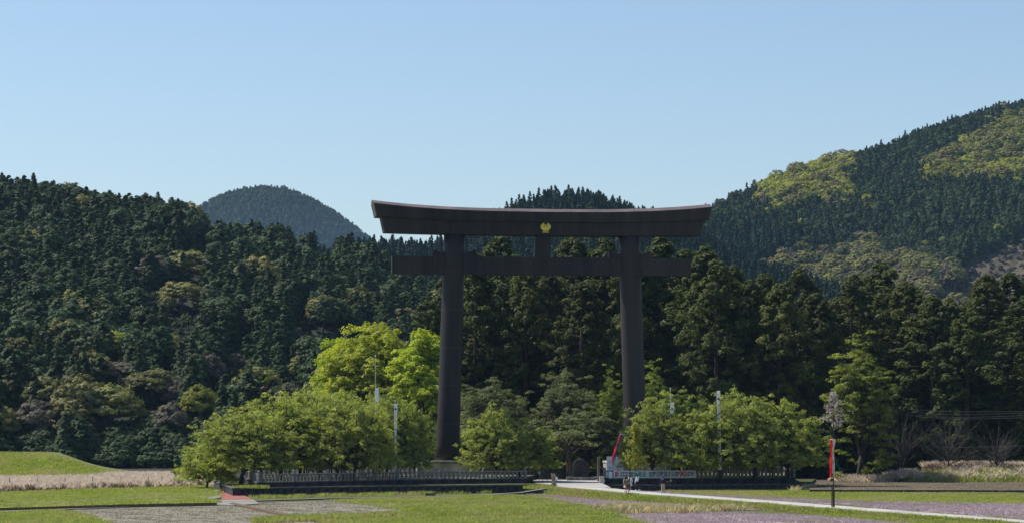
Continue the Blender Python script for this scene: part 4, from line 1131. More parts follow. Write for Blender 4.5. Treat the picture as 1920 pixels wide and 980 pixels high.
GL = tuft_mesh('grass', 26, .16, .6, .05, 'grass_blade', .6); VT = tuft_mesh('bloom', 24, .15, .55, .06, 'vetch_bloom', .5); ST = tuft_mesh('straw', 26, .5, .5, .06, 'straw_tuft', .5)
gn_tufts('reeds', 'pale pinkish dry reeds along the foot of the embankment', scatter_in([reed_poly], [8200], [.05]), RD, .6, 1.15, 'reeds')
edge = [(X_(-200, 289.5), 289.5), (X_(0, 296), 296), (X_(180, 308), 308), (X_(385, 326), 326), (X_(385, 329), 329), (X_(180, 311), 311), (X_(0, 299), 299), (X_(-200, 293), 293)]
gn_tufts('dry_brush', 'dark brown brush along the front edge of the reeds', scatter_in([edge], [150], [.05]), RK, .6, 1.2, 'brush')
gp, gn, gz = [], [], []
for o in list(COL.objects):
    if o.name.split('.')[0] in ('field',) and o.get('kind') == 'structure':
        mn = o.data.materials[0].name
        if mn in ('field_green', 'field_bright', 'field_dry'):
            top = o.data.polygons[-1]; poly = [tuple(o.data.vertices[i].co)[:2] for i in top.vertices]; z = o.data.vertices[top.vertices[0]].co.z
            xs2 = [p[0] for p in poly]; A = abs(sum(poly[i][0] * poly[(i + 1) % len(poly)][1] - poly[(i + 1) % len(poly)][0] * poly[i][1] for i in range(len(poly)))) / 2
            gp.append(poly); gn.append(min(16000, A * 2.4)); gz.append(z)
gn_tufts('grass', 'short green grass growing on the fields and ledges', scatter_in(gp, gn, gz), GL, .6, 1.3)
vp, vn, vz = [], [], []
for o in list(COL.objects):
    if o.name.split('.')[0] == 'field' and o.data.materials[0].name == 'field_vetch':
        top = o.data.polygons[-1]; poly = [tuple(o.data.vertices[i].co)[:2] for i in top.vertices]
        A = abs(sum(poly[i][0] * poly[(i + 1) % len(poly)][1] - poly[(i + 1) % len(poly)][0] * poly[i][1] for i in range(len(poly)))) / 2
        vp.append(poly); vn.append(min(9000, A * 2.0)); vz.append(o.data.vertices[top.vertices[0]].co.z)
gn_tufts('vetch_flowers', 'pink vetch flowers covering the strips beside the road', scatter_in(vp, vn, vz), VT, .6, 1.3, 'flowers')
sp, sn, sz = [], [], []
for o in list(COL.objects):
    if o.name.split('.')[0] == 'field' and o.data.materials[0].name in ('field_gravel', 'field_soil'):
        top = o.data.polygons[-1]; poly = [tuple(o.data.vertices[i].co)[:2] for i in top.vertices]
        A = abs(sum(poly[i][0] * poly[(i + 1) % len(poly)][1] - poly[(i + 1) % len(poly)][0] * poly[i][1] for i in range(len(poly)))) / 2
        sp.append(poly); sn.append(min(6000, A * 1.0)); sz.append(o.data.vertices[top.vertices[0]].co.z)
leafmat('stubble', (0.19, 0.165, 0.13), (0.32, 0.28, 0.23), 0.3, (1, 1, 1), shift=0.2, dry=(0.26, 0.25, 0.14))
SB = tuft_mesh('stubble', 16, .06, .6, .07, 'stubble', .9)
gn_tufts('stubble', 'grey brown cut stubble on the bare fields', scatter_in(sp, sn, sz), SB, .6, 1.5, 'stubble')
rb = []
for _ in range(2600):
    q = random.uniform(0, len(ROAD) - 1.001); i_ = int(q); a_, b_ = Vector(ROAD[i_]), Vector(ROAD[i_ + 1]); c_ = a_.lerp(b_, q - i_); d_ = (b_ - a_); n_v = Vector((-d_.y, d_.x, 0)).normalized()
    if n_v.y > 0: n_v = -n_v
    f_ = random.uniform(0.12, 1); e_ = c_.z * 1.5 + .05; side_ = 1 if random.random() < .8 else -1
    rb.append(c_ + n_v * side_ * (1.68 + e_ * f_) + Vector((0, 0, -c_.z * f_)))
gn_tufts('bank_turf', 'mixed green and brown grass on the road bank', np.array([tuple(v_) for v_ in rb]), GL, .6, 1.3)
bk_pts = []
for _ in range(5200):
    u = random.uniform(-60, 300); Y = random.uniform(353, 394); zt = Z_(dike_top(u), 395)
    z = float(np.interp(Y, [352, 370, 385, 395], [.05, zt * .45 + .12, zt * .80 + .06, zt])); bk_pts.append((X_(u, Y), Y, max(z, .02)))
gn_tufts('embankment_grass', 'short mixed grass over the embankment', np.array(bk_pts), GL, .8, 1.9)
# rough grass: verge under the left wall, embankment sides, ledges
verge = [pxpoly([(470, 936), (620, 931.5), (800, 927), (960, 923), (1000, 918), (1000, 912), (900, 921), (735, 924), (560, 930), (464, 933)]), [(X_(1000, 304), 304), (X_(1034, 295), 295), (X_(1046, 290), 290), (X_(1020, 290), 290), (X_(985, 292), 292)],
         [off(L0, -2.2, -3.0), off(L0, 1, -3.0), off(L0, 1, -.5), off(L0, -.4, -.5)], pxpoly([(1130, 919), (1500, 917), (1500, 915), (1130, 917)]), pxpoly([(986, 925), (1066, 915), (1150, 924), (1440, 947), (1400, 952), (1200, 934), (1050, 922)]),
         pxpoly([(480, 974), (780, 962), (1160, 960), (1150, 966), (780, 968), (480, 982)])]
gn_tufts('rough_grass', 'longer green grass along walls, ledges and the road bank', scatter_in(verge, [260, 200, 40, 150, 1500, 1300], [.05, .6, .90, .05, .06, .05]), GB, .6, 1.4)
gn_tufts('dry_grass', 'tan dry grass clumps between the two pink vetch fields', scatter_in([pxpoly([(1118, 957), (1150, 953), (1300, 957), (1420, 954), (1300, 963), (1150, 963)]), [(X_(1480, 300), 300), (X_(1520, 311), 311), (X_(1515, 309), 309)]], [230, 20], [.05, .1]), ST, .6, 1.5)
# right: reed bank before the dark wood
bk = [(X_(1715, 350), 350), (X_(2100, 348), 348), (X_(2100, 366), 366), (X_(1740, 366), 366)]
mb = MB(); rows = []
for u in np.linspace(1700, 2150, 30):
    f_ = min(1, max(0, (u - 1700) / 40))
    rows.append([(X_(u, 338), 338, .15), (X_(u, 343), 343, .15 + 1.2 * f_ + random.uniform(-.1, .1)), (X_(u, 350), 350, .2 + 1.7 * f_ + random.uniform(-.1, .1)), (X_(u, 360), 360, .2 + 1.5 * f_), (X_(u, 366), 366, .1)])
mb.add([v for r in rows for v in r], [(i * 5 + j, i * 5 + j + 1, (i + 1) * 5 + j + 1, (i + 1) * 5 + j) for i in range(len(rows) - 1) for j in range(4)])
struct(mb.build('bank', 'field_green', smooth=True), 'low grassy bank between brown field and dark wood at right')
def bank_pts(n, u0, u1, Y0, Y1, zfun):
    u = rng.uniform(u0, u1, n); Y = rng.uniform(Y0, Y1, n)
    return np.column_stack([X_(u, Y), Y, [zfun(a, b) for a, b in zip(u, Y)]])
bz = lambda u, Y: float(np.interp(Y, [338, 343, 350, 360], [.15, 1.35, 1.9, 1.7]) if u > 1740 else .2)
pt = np.concatenate([bank_pts(900, 1700, 1960, 338, 352, bz)])
gn_tufts('bank_grass', 'mixed green grass over the low bank at right', pt, GB, 1.2, 2.6)
pt = np.concatenate([bank_pts(230, 1740, 1960, 349, 356, bz), bank_pts(150, 1650, 1725, 339, 346, lambda u, Y: .2 + .9 * max(0, 1 - abs(u - 1700) / 40)), bank_pts(150, 1580, 1660, 339, 344, lambda u, Y: .2), bank_pts(120, 1740, 1960, 339, 350, bz)])
gn_tufts('bank_reeds', 'tan dry reeds on top of the low bank at right', pt, RD, .7, 1.4, 'reeds')
pt = bank_pts(160, 1600, 1960, 344, 350, lambda u, Y: bz(u, Y))
gn_tufts('bank_brush', 'dark brown brush between the reeds at right', pt, RK, .8, 1.5, 'brush')

# reed-edge stakes with two wires
sm = MB().tube([(0, 0, -.3), (.02, 0, .6), (0, .01, 1.45)], [.05, .045, .04], 6).mesh('stake', 'wood_dark')
fs = thing('stake_fence', 'thin row of dark wooden stakes in front of the dry reeds', 'fence', (X_(18, 312), 312, 0))
for i, px in enumerate([18, 70, 122, 174, 227, 278, 304, 330, 352, 372]):
    Y = float(np.interp(px, [0, 180, 400], [312, 317, 327]))
    obj('stake', sm, fs, (X_(px, Y) - X_(18, 312), Y - 312, 0), random.uniform(0, 6), (1, 1, random.uniform(.85, 1.1)))
# small sprouting shrubs near the red ramp
SH = one_mesh('shrub', (lambda tr_: (tr_[0], [clumped(np.array([tuple(p) for p in tr_[1]]), np.full(len(tr_[1]), .16), 2, 5, .12)]))(bare_tree(2.0, 1.0, 16, 2, r0=.04)), 'bark_cherry', 'leaf_yellowgreen')
for px, Y, s_, lab in ((330, 345, 1.15, 'small sprouting shrub in the reeds left of the cherry trees'), (372, 326, 1.1, 'dark sprouting shrub at the right end of the reeds'), (345, 352, .8, 'thin sprout behind the reeds')):
    tag(obj('shrub', SH, None, (X_(px, Y), Y, .05), px * .1, s_), lab, 'shrub')
for px, Y, s_, lab in ((1645, 340, 1.5, 'slim pale green sapling before the dark wood'), (1623, 341, .9, 'low sapling beside the slim pale one')):
    tag(obj('sapling', SH, None, (X_(px, Y), Y, .1), px * .1, (s_ * .5, s_ * .5, s_ * 1.4)), lab, 'sapling')

# green net fence at the left end
t = thing('net_fence', 'green net fence behind the leftmost cherry trees', 'fence', (X_(378, 332), 332, 0))
n0 = Vector((0, 0, 0)); L_ = X_(505, 332) - X_(378, 332)
for i in range(6):
    MB().tube([(L_ * i / 5, 0, 0), (L_ * i / 5, 0, 2.5)], .04, 6).build('post', 'net_green', t)
mb = MB()
for i in range(46): mb.tube([(L_ * i / 45, 0, .5), (L_ * i / 45, 0, 2.4)], .022, 3, caps=False)
for k in range(13): mb.tube([(0, 0, .5 + k * .158), (L_, 0, .5 + k * .158)], .022, 3, caps=False)
tag(mb.build('netting', 'net_green', t), kind='stuff')

# ------------------------------------------------------------------ poles, banners, streamers
def banner_pole(px, Y, y_top, y_bot, label, band=None, seg=None, r=.055, m='pole_white'):
    z0 = Z_(y_bot, Y); z1 = Z_(y_top, Y)
    t = thing('banner_pole', label, 'pole', (X_(px, Y), Y, z0))
    MB().tube([(0, 0, -.4), (0, 0, (z1 - z0) * .6), (0, 0, z1 - z0)], [r, r * .85, r * .5], 8).build('pole', m, t)
    MB().ball((0, 0, z1 - z0 + .06), .09, 8).build('finial', m, t)
    MB().tube([(0, 0, (z1 - z0) * .92), (.42, 0, (z1 - z0) * .92)], .025, 5).build('crossarm', m, t)
    return t
def banner(px, Y, y_top, y_bot, w, label, marks=(), name='banner', m='banner_cloth', slant=0.0, fold=.06, mm='black_print', cat='banner'):
    """hanging cloth strip, softly folded, with printed marks as thin plates on its front"""
    z0, z1 = Z_(y_bot, Y), Z_(y_top, Y); h = z1 - z0
    t = thing(name, label, cat, (X_(px, Y), Y, z0))
    nx, nz = 5, 18; v = []
    off_ = lambda x, z: fold * math.sin(z * 2.3 + x * 3) + fold * .6 * math.sin(x * 9 / max(w, .1))
    for s_ in (0, .02):
        for j in range(nz + 1):
            for i in range(nx + 1):
                x = w * (i / nx) + slant * (1 - j / nz); z = h * j / nz; v.append((x, off_(x, z) + s_, z))
    f = []; q = (nx + 1) * (nz + 1)
    for j in range(nz):
        for i in range(nx):
            a = j * (nx + 1) + i; f.append((a, a + 1, a + nx + 2, a + nx + 1)); f.append((q + a + nx + 1, q + a + nx + 2, q + a + 1, q + a))
    for j in range(nz):
        a = j * (nx + 1); b = a + nx
        f += [(a, a + nx + 1, q + a + nx + 1, q + a), (b, q + b, q + b + nx + 1, b + nx + 1)]
    MB().add(v, f).build('cloth', m, t, smooth=True)
    for k, (fz, s_) in enumerate(marks):
        z = h * fz; mb = MB(); x = w * .5 + slant * (1 - fz)
        mb.tube([(x, off_(x, z) - .045, z), (x, off_(x, z) - .03, z)], [w * s_] * 2, 14)
        mb.build('crest_mark', mm, t)
    return t
banner_pole(704, 302, 668, 889, 'slim white pole behind the left terrace fence, tallest on the left', r=.05)
banner(703.2, 301.7, 727, 752, .42, 'small white banner rolled at the upper part of the left slim pole', slant=.1)
banner_pole(741, 303, 752, 888, 'thicker white pole behind the left terrace fence near the left pillar', r=.07)
banner(738.8, 302.7, 757, 803, .38, 'white banner hanging at the top of the thicker white pole', ((.80, .3), (.3, .25)))
banner(738.8, 302.7, 805, 882, .30, 'narrow lower white banner on the thicker pole left of the left pillar')
banner_pole(1257, 309, 728, 893, 'slim white pole above the middle of the long banner', r=.045)
banner(1258, 308.7, 754, 775, .40, 'small white banner folded at the top of the slim pole above the long banner', ((.45, .3),), slant=-.1)
banner_pole(1343, 308.2, 706, 893, 'tall dark pole carrying the long white crest banner on the right terrace', r=.05, m='wood_dark')
banner(1343.6, 307.9, 732, 880, .42, 'long white crest banner on the tall dark pole on the right terrace', ((.90, .30), (.78, .22), (.50, .30), (.40, .22)), slant=.18)

def streamer_strip(mb_name, pts, w, m, parent):
    """one ribbon of the streamer: a thin curved strip with both faces and a real thickness"""
    pts = [Vector(p) for p in pts]; v = []
    for i, p in enumerate(pts):
        d = (pts[min(i + 1, len(pts) - 1)] - pts[max(i - 1, 0)]).normalized()
        a = Vector((math.cos(.9 * math.sin(i * .7)), math.sin(.9 * math.sin(i * .7)), 0)); a = (a - d * a.dot(d)).normalized(); b = d.cross(a) * .012
        ww = w * (.85 + .15 * math.sin(i))
        v += [p - a * ww / 2 - b, p + a * ww / 2 - b, p + a * ww / 2 + b, p - a * ww / 2 + b]
    f = [(i * 4 + j, i * 4 + (j + 1) % 4, (i + 1) * 4 + (j + 1) % 4, (i + 1) * 4 + j) for i in range(len(pts) - 1) for j in range(4)]
    f += [(3, 2, 1, 0), tuple((len(pts) - 1) * 4 + j for j in range(4))]
    MB().add(v, f).build('ribbon', m, parent)
def streamer(loc, H, dx, label, cols, flare=.25, R_=.25, w_=.22):
    t = thing('streamer', label, 'streamer', loc)
    MB().tube([(math.cos(a) * (R_ + .01), math.sin(a) * (R_ + .01), 0) for a in np.linspace(0, 6.2832, 17)], .03, 5).build('hoop', 'ribbon_white', t)
    n = len(cols)
    for i, c in enumerate(cols):
        a = 2 * math.pi * i / n - 2.2; L_ = H * random.uniform(.86, 1.03); pts = []
        for k in range(13):
            f_ = k / 12; r = R_ * (1 - .35 * math.sin(f_ * 2.6)) + flare * max(0, f_ - .8)
            pts.append((math.cos(a) * r + dx * f_ + .05 * math.sin(f_ * 7 + i), math.sin(a) * r + .05 * math.cos(f_ * 6 + i), -L_ * f_))
        streamer_strip('ribbon', pts, w_, c, t)
    return t
def decorated_pole(px, Y, y_base, y_top, label, leaf, br_h, br_r, n, seed, offx=0.0, post=True, dense=1):
    z0 = Z_(y_base, Y); H = Z_(y_top, Y) - z0
    t = thing('decorated_pole', label, 'pole', (X_(px, Y), Y, z0))
    MB().tube([(0, 0, -.5), (.02, 0, H * .5), (offx, 0, H - br_h * .6)], [.055, .045, .035], 7).build('pole', 'wood_dark', t)
    if post:
        MB().tube([(-.12, .02, -.5), (-.11, .02, 1.95)], .06, 6).tube([(.10, .03, -.5), (.09, .03, 1.6)], .04, 6).build('support_stake', 'wood_dark', t)
    tr = MB(); tips = []
    for i in range(n):
        f_ = i / n; z = H - br_h + br_h * f_; a = rng.uniform(0, 6.28); rr = br_r * (1 - f_) ** .75 * rng.uniform(.5, 1.0) + .05
        p0 = Vector((offx, 0, z - .1)); p1 = Vector((offx + rr * math.cos(a), rr * math.sin(a), z + rr * .35))
        tr.tube([p0, p0.lerp(p1, .5) + Vector((0, 0, .05)), p1], [.022, .014, .006], 4, caps=False)
        for q in (.45, .7, .85, 1.0): tips.append(tuple(p0.lerp(p1, q) + Vector(rng.normal(size=3)) * .06))
    tr.tube([(offx, 0, H - br_h - .2), (offx, 0, H)], [.035, .01], 5)
    tr.build('branch', 'bark_cherry', t)
    C = np.array(tips); l = clumped(C, np.full(len(C), .17 if post else .30), 3, 2 if post else 6, .075 if post else .13, lo=-1)
    V_, T_, Ti_, M_ = merge([(*l, 0)])
    obj('foliage', np_mesh('foliage', V_, T_, [leaf], Ti_), t)
    return t
Yp = 226.5
decorated_pole(1562.5, Yp, 953, 735, 'tall thin pole by the road at right topped with a bare pinkish grey branch', 'leaf_bare', 3.1, 1.35, 46, 3)
sx, sy, sz = at(1561, 823, Yp - .35)
st_ = streamer((sx, sy, sz), 3.35, -.05, 'red and cream ribbon streamer hanging from the tall pole by the road', ['ribbon_red', 'ribbon_cream', 'ribbon_white', 'ribbon_cream', 'ribbon_white', 'ribbon_blue', 'ribbon_red', 'ribbon_red'], R_=.19, w_=.17, flare=.15)
streamer_strip('ribbon', [(.22 + .38 * min(1, k / 9) + .06 * math.sin(k), -.1, -1.6 - 1.25 * k / 11) for k in range(12)], .12, 'ribbon_green', st_)
MB().tube([(-.1, .05, -3.35), (-.38, .02, -3.55)], [.05, .11], 6).build('tail_knot', 'ribbon_cream', st_)
Yq = 268
decorated_pole(1180.5, Yq, 921.5, 795, 'pole left of the people wrapped in fresh green leafy branches', 'leaf_yellowgreen', 4.6, 1.35, 26, 4, post=False, dense=1, offx=.6)
sx, sy, sz = at(1165, 813, Yq - .2)
streamer((sx, sy, sz), 3.0, -.95, 'red and blue ribbon streamer blown sideways before the white board', ['ribbon_red', 'ribbon_blue', 'ribbon_blue', 'ribbon_red', 'ribbon_blue', 'ribbon_pink', 'ribbon_green', 'ribbon_red'], flare=.02, R_=.13, w_=.13)
mb = MB(); x0 = X_(1180.5, Yq) + .1
tag(mb.tube([(x0, Yq, Z_(815, Yq)), ((x0 + sx) / 2, Yq - .1, Z_(811, Yq)), (sx, Yq - .2, sz)], .022, 5).build('hanging_arm', 'wood_dark'), 'thin arm holding the red and blue streamer out from the leafy pole', 'arm')

# ------------------------------------------------------------------ the long banner with its writing
def text_mesh(body, size, m, bold=0.0):
    c = bpy.data.curves.new('writing', 'FONT'); c.body = body; c.size = size; c.extrude = .006; c.offset = bold
    o = bpy.data.objects.new('writing', c); COL.objects.link(o)
    dg = bpy.context.evaluated_depsgraph_get(); me = bpy.data.meshes.new_from_object(o.evaluated_get(dg))
    bpy.data.objects.remove(o); me.materials.clear(); me.materials.append(MATS[m]); me.name = 'writing'
    co = np.empty(len(me.vertices) * 3); me.vertices.foreach_get('co', co); co = co.reshape(-1, 3)
    return me, co[:, 0].min(), co[:, 0].max(), co[:, 1].min(), co[:, 1].max()
a0 = math.atan2(R1[1] - R0[1], R1[0] - R0[0])
bl = X_(1307, 309.6) - X_(1150, 308)
BN = thing('banner', 'long white banner with red and teal Japanese writing on the right fence', 'banner', (X_(1150, 307.9), 307.9, TZ - .02), a0)
nx = 60; v = []
for s_ in (0, .015):
    for j in range(2):
        for i in range(nx + 1): v.append((bl * i / nx, -.03 + .018 * math.sin(i * .9) * (1 - j * .5) + s_, .90 * j + .01 * math.sin(i * .35)))
f = []; q = 2 * (nx + 1)
for i in range(nx):
    a = i; b = i + nx + 1; f += [(a, a + 1, b + 1, b), (q + b, q + b + 1, q + a + 1, q + a), (b, b + 1, q + b + 1, q + b), (q + a, q + a + 1, a + 1, a)]
MB().add(v, f).build('cloth', 'banner_cloth', BN)
def write(body, x0, x1, z0, z1, m, bold=.012):
    me, ax, bx, ay, by = text_mesh(body, 1.0, m, bold)
    o = obj('writing', me, BN)
    sx, sy = (x1 - x0) / (bx - ax), (z1 - z0) / (by - ay)
    o.rotation_euler = (math.pi / 2, 0, 0); o.scale = (sx, sy, 1); o.location = (x0 - ax * sx, -.075, z0 - ay * sy)
    return o
u_ = lambda px: (px - 1150) / 157 * bl
write('祈', u_(1152.3), u_(1160.5), .14, .80, 'red_print', .02)
write('世界平和', u_(1163), u_(1178), .52, .74, 'black_print')
write('疫病退散', u_(1163), u_(1178), .20, .40, 'black_print')
write('無病息災', u_(1179.5), u_(1212.5), .14, .80, 'teal_print', .015)
write('吉野熊野国立公園', u_(1217), u_(1274), .16, .78, 'blue_print', .015)
write('90', u_(1275), u_(1289.5), .14, .82, 'red_print', .02)
write('周年', u_(1290.5), u_(1304), .16, .78, 'blue_print', .015)
t = tag(MB().box(0, 0, 0, .42, .03, .78).build('notice', 'board_white'), 'small white paper notice on the fence left of the long banner', 'notice')
t.location = (X_(1144.5, 307.7), 307.7, TZ - .03)
# white board behind the corner of the fence
bd = thing('sign_board', 'large white board with faint pink writing at the entrance corner', 'sign', (X_(1137.5, 310), 310, TZ), 0)
MB().box(1.0, 0, .0, 2.0, .02, 2.55).build('board', 'banner_cloth', bd)
for x in (.15, 1.85): MB().box(x, .09, -.1, .09, .09, 2.6).build('leg', 'wood_grey', bd)
for k, (bx_, by_, s_) in enumerate(((.35, 1.9, .42), (.75, 1.55, .34), (1.35, .95, .5), (1.1, 2.15, .3))):
    mb = MB()
    for q in range(4):
        a = q * 1.3 + k; mb.tube([(bx_ + s_ * .5 * math.cos(a), -.05, by_ + s_ * .5 * math.sin(a)), (bx_ - s_ * .3 * math.cos(a * 1.4), -.05, by_ + s_ * .4 * math.sin(a + 2))], .018, 4)
    mb.build('writing', 'pink_print' if k != 2 else 'red_print', bd)
for k in range(7): MB().box(.55, -.045, .25 + k * .16, .7, .01, .035).build('writing', 'blue_print' if k % 3 == 0 else 'cloth_grey', bd)

# ------------------------------------------------------------------ monument, posts, pergola, small things
mn = thing('stone_monument', 'dark rounded standing stone on a low base in the shade behind the entrance', 'monument', (X_(1089, 322), 322, .95))
out = []
for i in range(22):
    a = math.pi * i / 21; out.append((1.0 * math.cos(a) * (1 + .04 * math.sin(5 * a)), 1.3 + .98 * math.sin(a) * (1 + .05 * math.sin(3 * a + 1))))
out = [(.98, 0)] + out + [(-1.05, 0)]
v = []
for y, s_ in ((-.28, .9), (-.2, 1.0), (.2, 1.0), (.3, .9)):
    for x, z in out: v.append((x * s_, y, max(0, z * (s_ * .5 + .5))))
k = len(out); f = [(i + r_ * k, (i + 1) % k + r_ * k, (i + 1) % k + (r_ + 1) * k, i + (r_ + 1) * k) for r_ in range(3) for i in range(k)] + [tuple(range(k)), tuple(range(4 * k - 1, 3 * k - 1, -1))]
o = MB().add(v, f).build('slab', 'monument_stone', mn); o.location = (0, 0, .42)
for i in range(5): MB().box(-1.55 + i * .72 + .1, 0, 0, .69, 1.3, .42, bev=.06).build('base_stone', 'plinth_stone' if False else 'fence_stone', mn)
tag(MB().box(0, 0, 0, .36, .30, 2.9, bev=.04).box(0, 0, 2.9, .28, .24, .12, taper=.5).build('wooden_post', 'wood_grey'), 'tall square wooden post right of the stone monument', 'post').location = (X_(1122.5, 316), 316, .95)
# straw bundle and white tag
t = thing('straw_bundle', 'weathered straw bundle on stakes beside the entrance', 'bundle', (X_(1038, 293), 293, .75))
mb = MB()
for i in range(46):
    a = random.uniform(0, 6.28); r_ = random.uniform(.05, .42); mb.tube([(r_ * 1.1 * math.cos(a), r_ * math.sin(a), -.2), (r_ * .55 * math.cos(a + .2) + .05, r_ * .5 * math.sin(a + .2), .7), (r_ * .9 * math.cos(a), r_ * .7 * math.sin(a), random.uniform(1.15, 1.65))], [.05, .04, .02], 4)
tag(mb.build('straw', 'straw', t), kind='stuff')
MB().tube([(math.cos(a) * .36, math.sin(a) * .33, .72) for a in np.linspace(0, 6.2832, 15)], .05, 5).build('binding', 'wood_grey', t)
for x in (-.15, .2): MB().tube([(x, .1, -.4), (x, .1, 1.3)], .05, 5).build('stake', 'wood_dark', t)
t = thing('small_sign', 'small white sign on a stake right of the straw bundle', 'sign', (X_(1043.5, 292), 292, .8))
MB().box(0, 0, .72, .26, .03, .42).build('plate', 'board_white', t); MB().box(0, .03, -.2, .05, .04, 1.2).build('stake', 'wood_grey', t)
# chain posts left of the entrance and stone steps behind
for px, Y, h_, lab in ((1003, 305, 1.9, 'thin dark post at the right end of the left terrace wall'), (1017.5, 303, 2.0, 'thin dark post between two others left of the entrance'), (1026, 306, 1.6, 'shorter thin post beside the small round plate left of the entrance')):
    t = thing('post', lab, 'post', (X_(px, Y), Y, .9)); MB().tube([(0, 0, -.5), (0, 0, h_)], .035, 6).build('shaft', 'wood_dark', t); MB().ball((0, 0, h_), .06, 6).build('cap', 'wood_dark', t)
t = thing('small_sign', 'small grey plate on a thin post left of the entrance', 'sign', (X_(1011.5, 304), 304, .9))
MB().box(0, 0, 1.15, .34, .04, .32, bev=.01).build('plate', 'fence_stone', t); MB().tube([(0, .04, -.3), (0, .04, 1.3)], .03, 6).build('stake', 'wood_grey', t)
sg = thing('stone_steps', 'low stone steps in the shade left of the stone monument', 'steps', (X_(1035, 334), 334, .95))
for i in range(5):
    for j in range(4): MB().box(-2.1 + j * 1.42, i * 1.7, i * .3 - .25, 1.38, .5, .5, bev=.03).build('step_stone', 'fence_stone', sg)
for px, Y, r_, h_, lab in ((1066, 327, .42, 5.5, 'thick dark trunked tree stem just left of the stone monument'), (1058, 330, .25, 5, 'thinner pale reddish stem left of the thick trunk')):
    t = thing('tree_stem', lab, 'tree', (X_(px, Y), Y, .9)); tr = MB(); tr.tube([(0, 0, -.3), (.1, 0, h_ * .4), (-.1, .1, h_ * .75)], [r_, r_ * .85, r_ * .6], 9)
    for q in range(6):
        a = q * 1.05; tr.tube([(0, 0, h_ * .5 + q * .3), (1.2 * math.cos(a), 1.2 * math.sin(a), h_ * .7 + q * .3), (2.6 * math.cos(a), 2.6 * math.sin(a), h_ * .82 + q * .3)], [r_ * .35, r_ * .2, .03], 5)
    tr.build('trunk', 'bark_cedar', t)
    C = np.array([(2.2 * math.cos(q * 1.05), 2.2 * math.sin(q * 1.05), h_ * .8 + q * .3) for q in range(6)]); l = clumped(C, np.tile([1.3, 1.3, .5], (6, 1)), 10, 14, .18)
    V_, T_, Ti_, M_ = merge([(*l, 0)]); obj('crown', np_mesh('crown', V_, T_, ['leaf_cherry_grey'], Ti_), t)

pg = thing('pergola', 'dark wooden pergola with a vine roof between the cherry trunks on the left terrace', 'pergola', (X_(608, 303), 303, TZ))
pw, pd, ph_ = 4.4, 3.2, 2.35
for x in (-pw / 2, -pw / 6, pw / 6, pw / 2):
    for y in (-pd / 2, pd / 2): MB().tube([(x, y, -.1), (x, y, ph_)], .075, 7).build('post', 'wood_dark', pg)
for y in (-pd / 2, pd / 2): MB().box(0, y, ph_, pw + .6, .14, .16).build('beam', 'wood_dark', pg)
for i in range(9): MB().box(-pw / 2 + i * pw / 8, 0, ph_ + .162, .09, pd + .5, .10).build('rafter', 'wood_dark', pg)
C = rng.uniform([-pw / 2, -pd / 2, ph_ + .35], [pw / 2, pd / 2, ph_ + .5], (26, 3)); l = clumped(C, np.tile([.5, .5, .22], (26, 1)), 5, 10, .12)
V_, T_, Ti_, M_ = merge([(*l, 0)]); obj('vine', np_mesh('vine', V_, T_, ['leaf_olive'], Ti_), pg)
for px, Y, lab in ((650, 305, 'low stone seat right of the pergola'), (560, 305, 'low stone seat left of the pergola')):
    t = thing('stone_bench', lab, 'bench', (X_(px, Y), Y, TZ)); MB().box(0, 0, .32, 1.6, .5, .14, bev=.03).build('seat', 'fence_stone', t)
    for x in (-.55, .55): MB().box(x, 0, 0, .25, .4, .32).build('leg', 'fence_stone', t)
# broken concrete pieces beside the ramp, marker block on the strip, litter-like stones
for px, py, s_, lab in ((402, 936, .9, 'tilted concrete slab at the foot of the red ramp'), (405, 922, .5, 'small pale stone beside the top of the red ramp')):
    x, y = flat(px, py, .3); o = MB().box(0, 0, 0, 1.3 * s_, .8 * s_, .22 * s_, bev=.05).build('slab', 'concrete'); o.location = (x, y, .36); o.rotation_euler = (.25, -.18, .4); tag(o, lab, 'slab')
x, y = flat(807, 927.5, .2); t = tag(MB().box(0, 0, 0, 1.1, .5, .34, bev=.05).build('drain_block', 'wall_cap'), 'dark drain block on the narrow concrete strip', 'block'); t.location = (x, y, .1)
# overhead wires before the dark wood
for k, (ya, yb, yc) in enumerate([(757, 769, 768), (759, 775, 771), (762, 780, 776), (764, 783, 780), (826, 836, 833)]):
    Y = 341; pts = []
    for i in range(25):
        f_ = i / 24; u = 1560 + f_ * 800; py = np.interp(u, [1560, 1780, 1920, 2360], [ya, yb, yc, yc - 25]) + 2.5 * math.sin(math.pi * f_ * 1.3)
        pts.append((X_(u, Y + k * .3), Y + k * .3, Z_(py, Y)))
    o = tag(MB().tube(pts, .022, 4).build('power_line', 'wire'), ['topmost overhead wire crossing the dark wood at right', 'second overhead wire from the top at right', 'third overhead wire from the top at right', 'lowest wire of the upper overhead bundle at right', 'single low overhead wire crossing the dark wood at right'][k], 'wire')
for px in (1560, 2360):
    t = thing('utility_pole', 'wooden utility pole holding the overhead wires, %s' % ('hidden among the trees' if px < 2000 else 'beyond the right edge'), 'pole', (X_(px, 341), 341.5, 0)); MB().tube([(0, 0, 0), (0, 0, 12.5)], [.16, .12], 8).build('pole', 'wood_dark', t)
    MB().box(0, 0, 10.2, 1.8, .1, .1).build('crossarm', 'wood_dark', t)

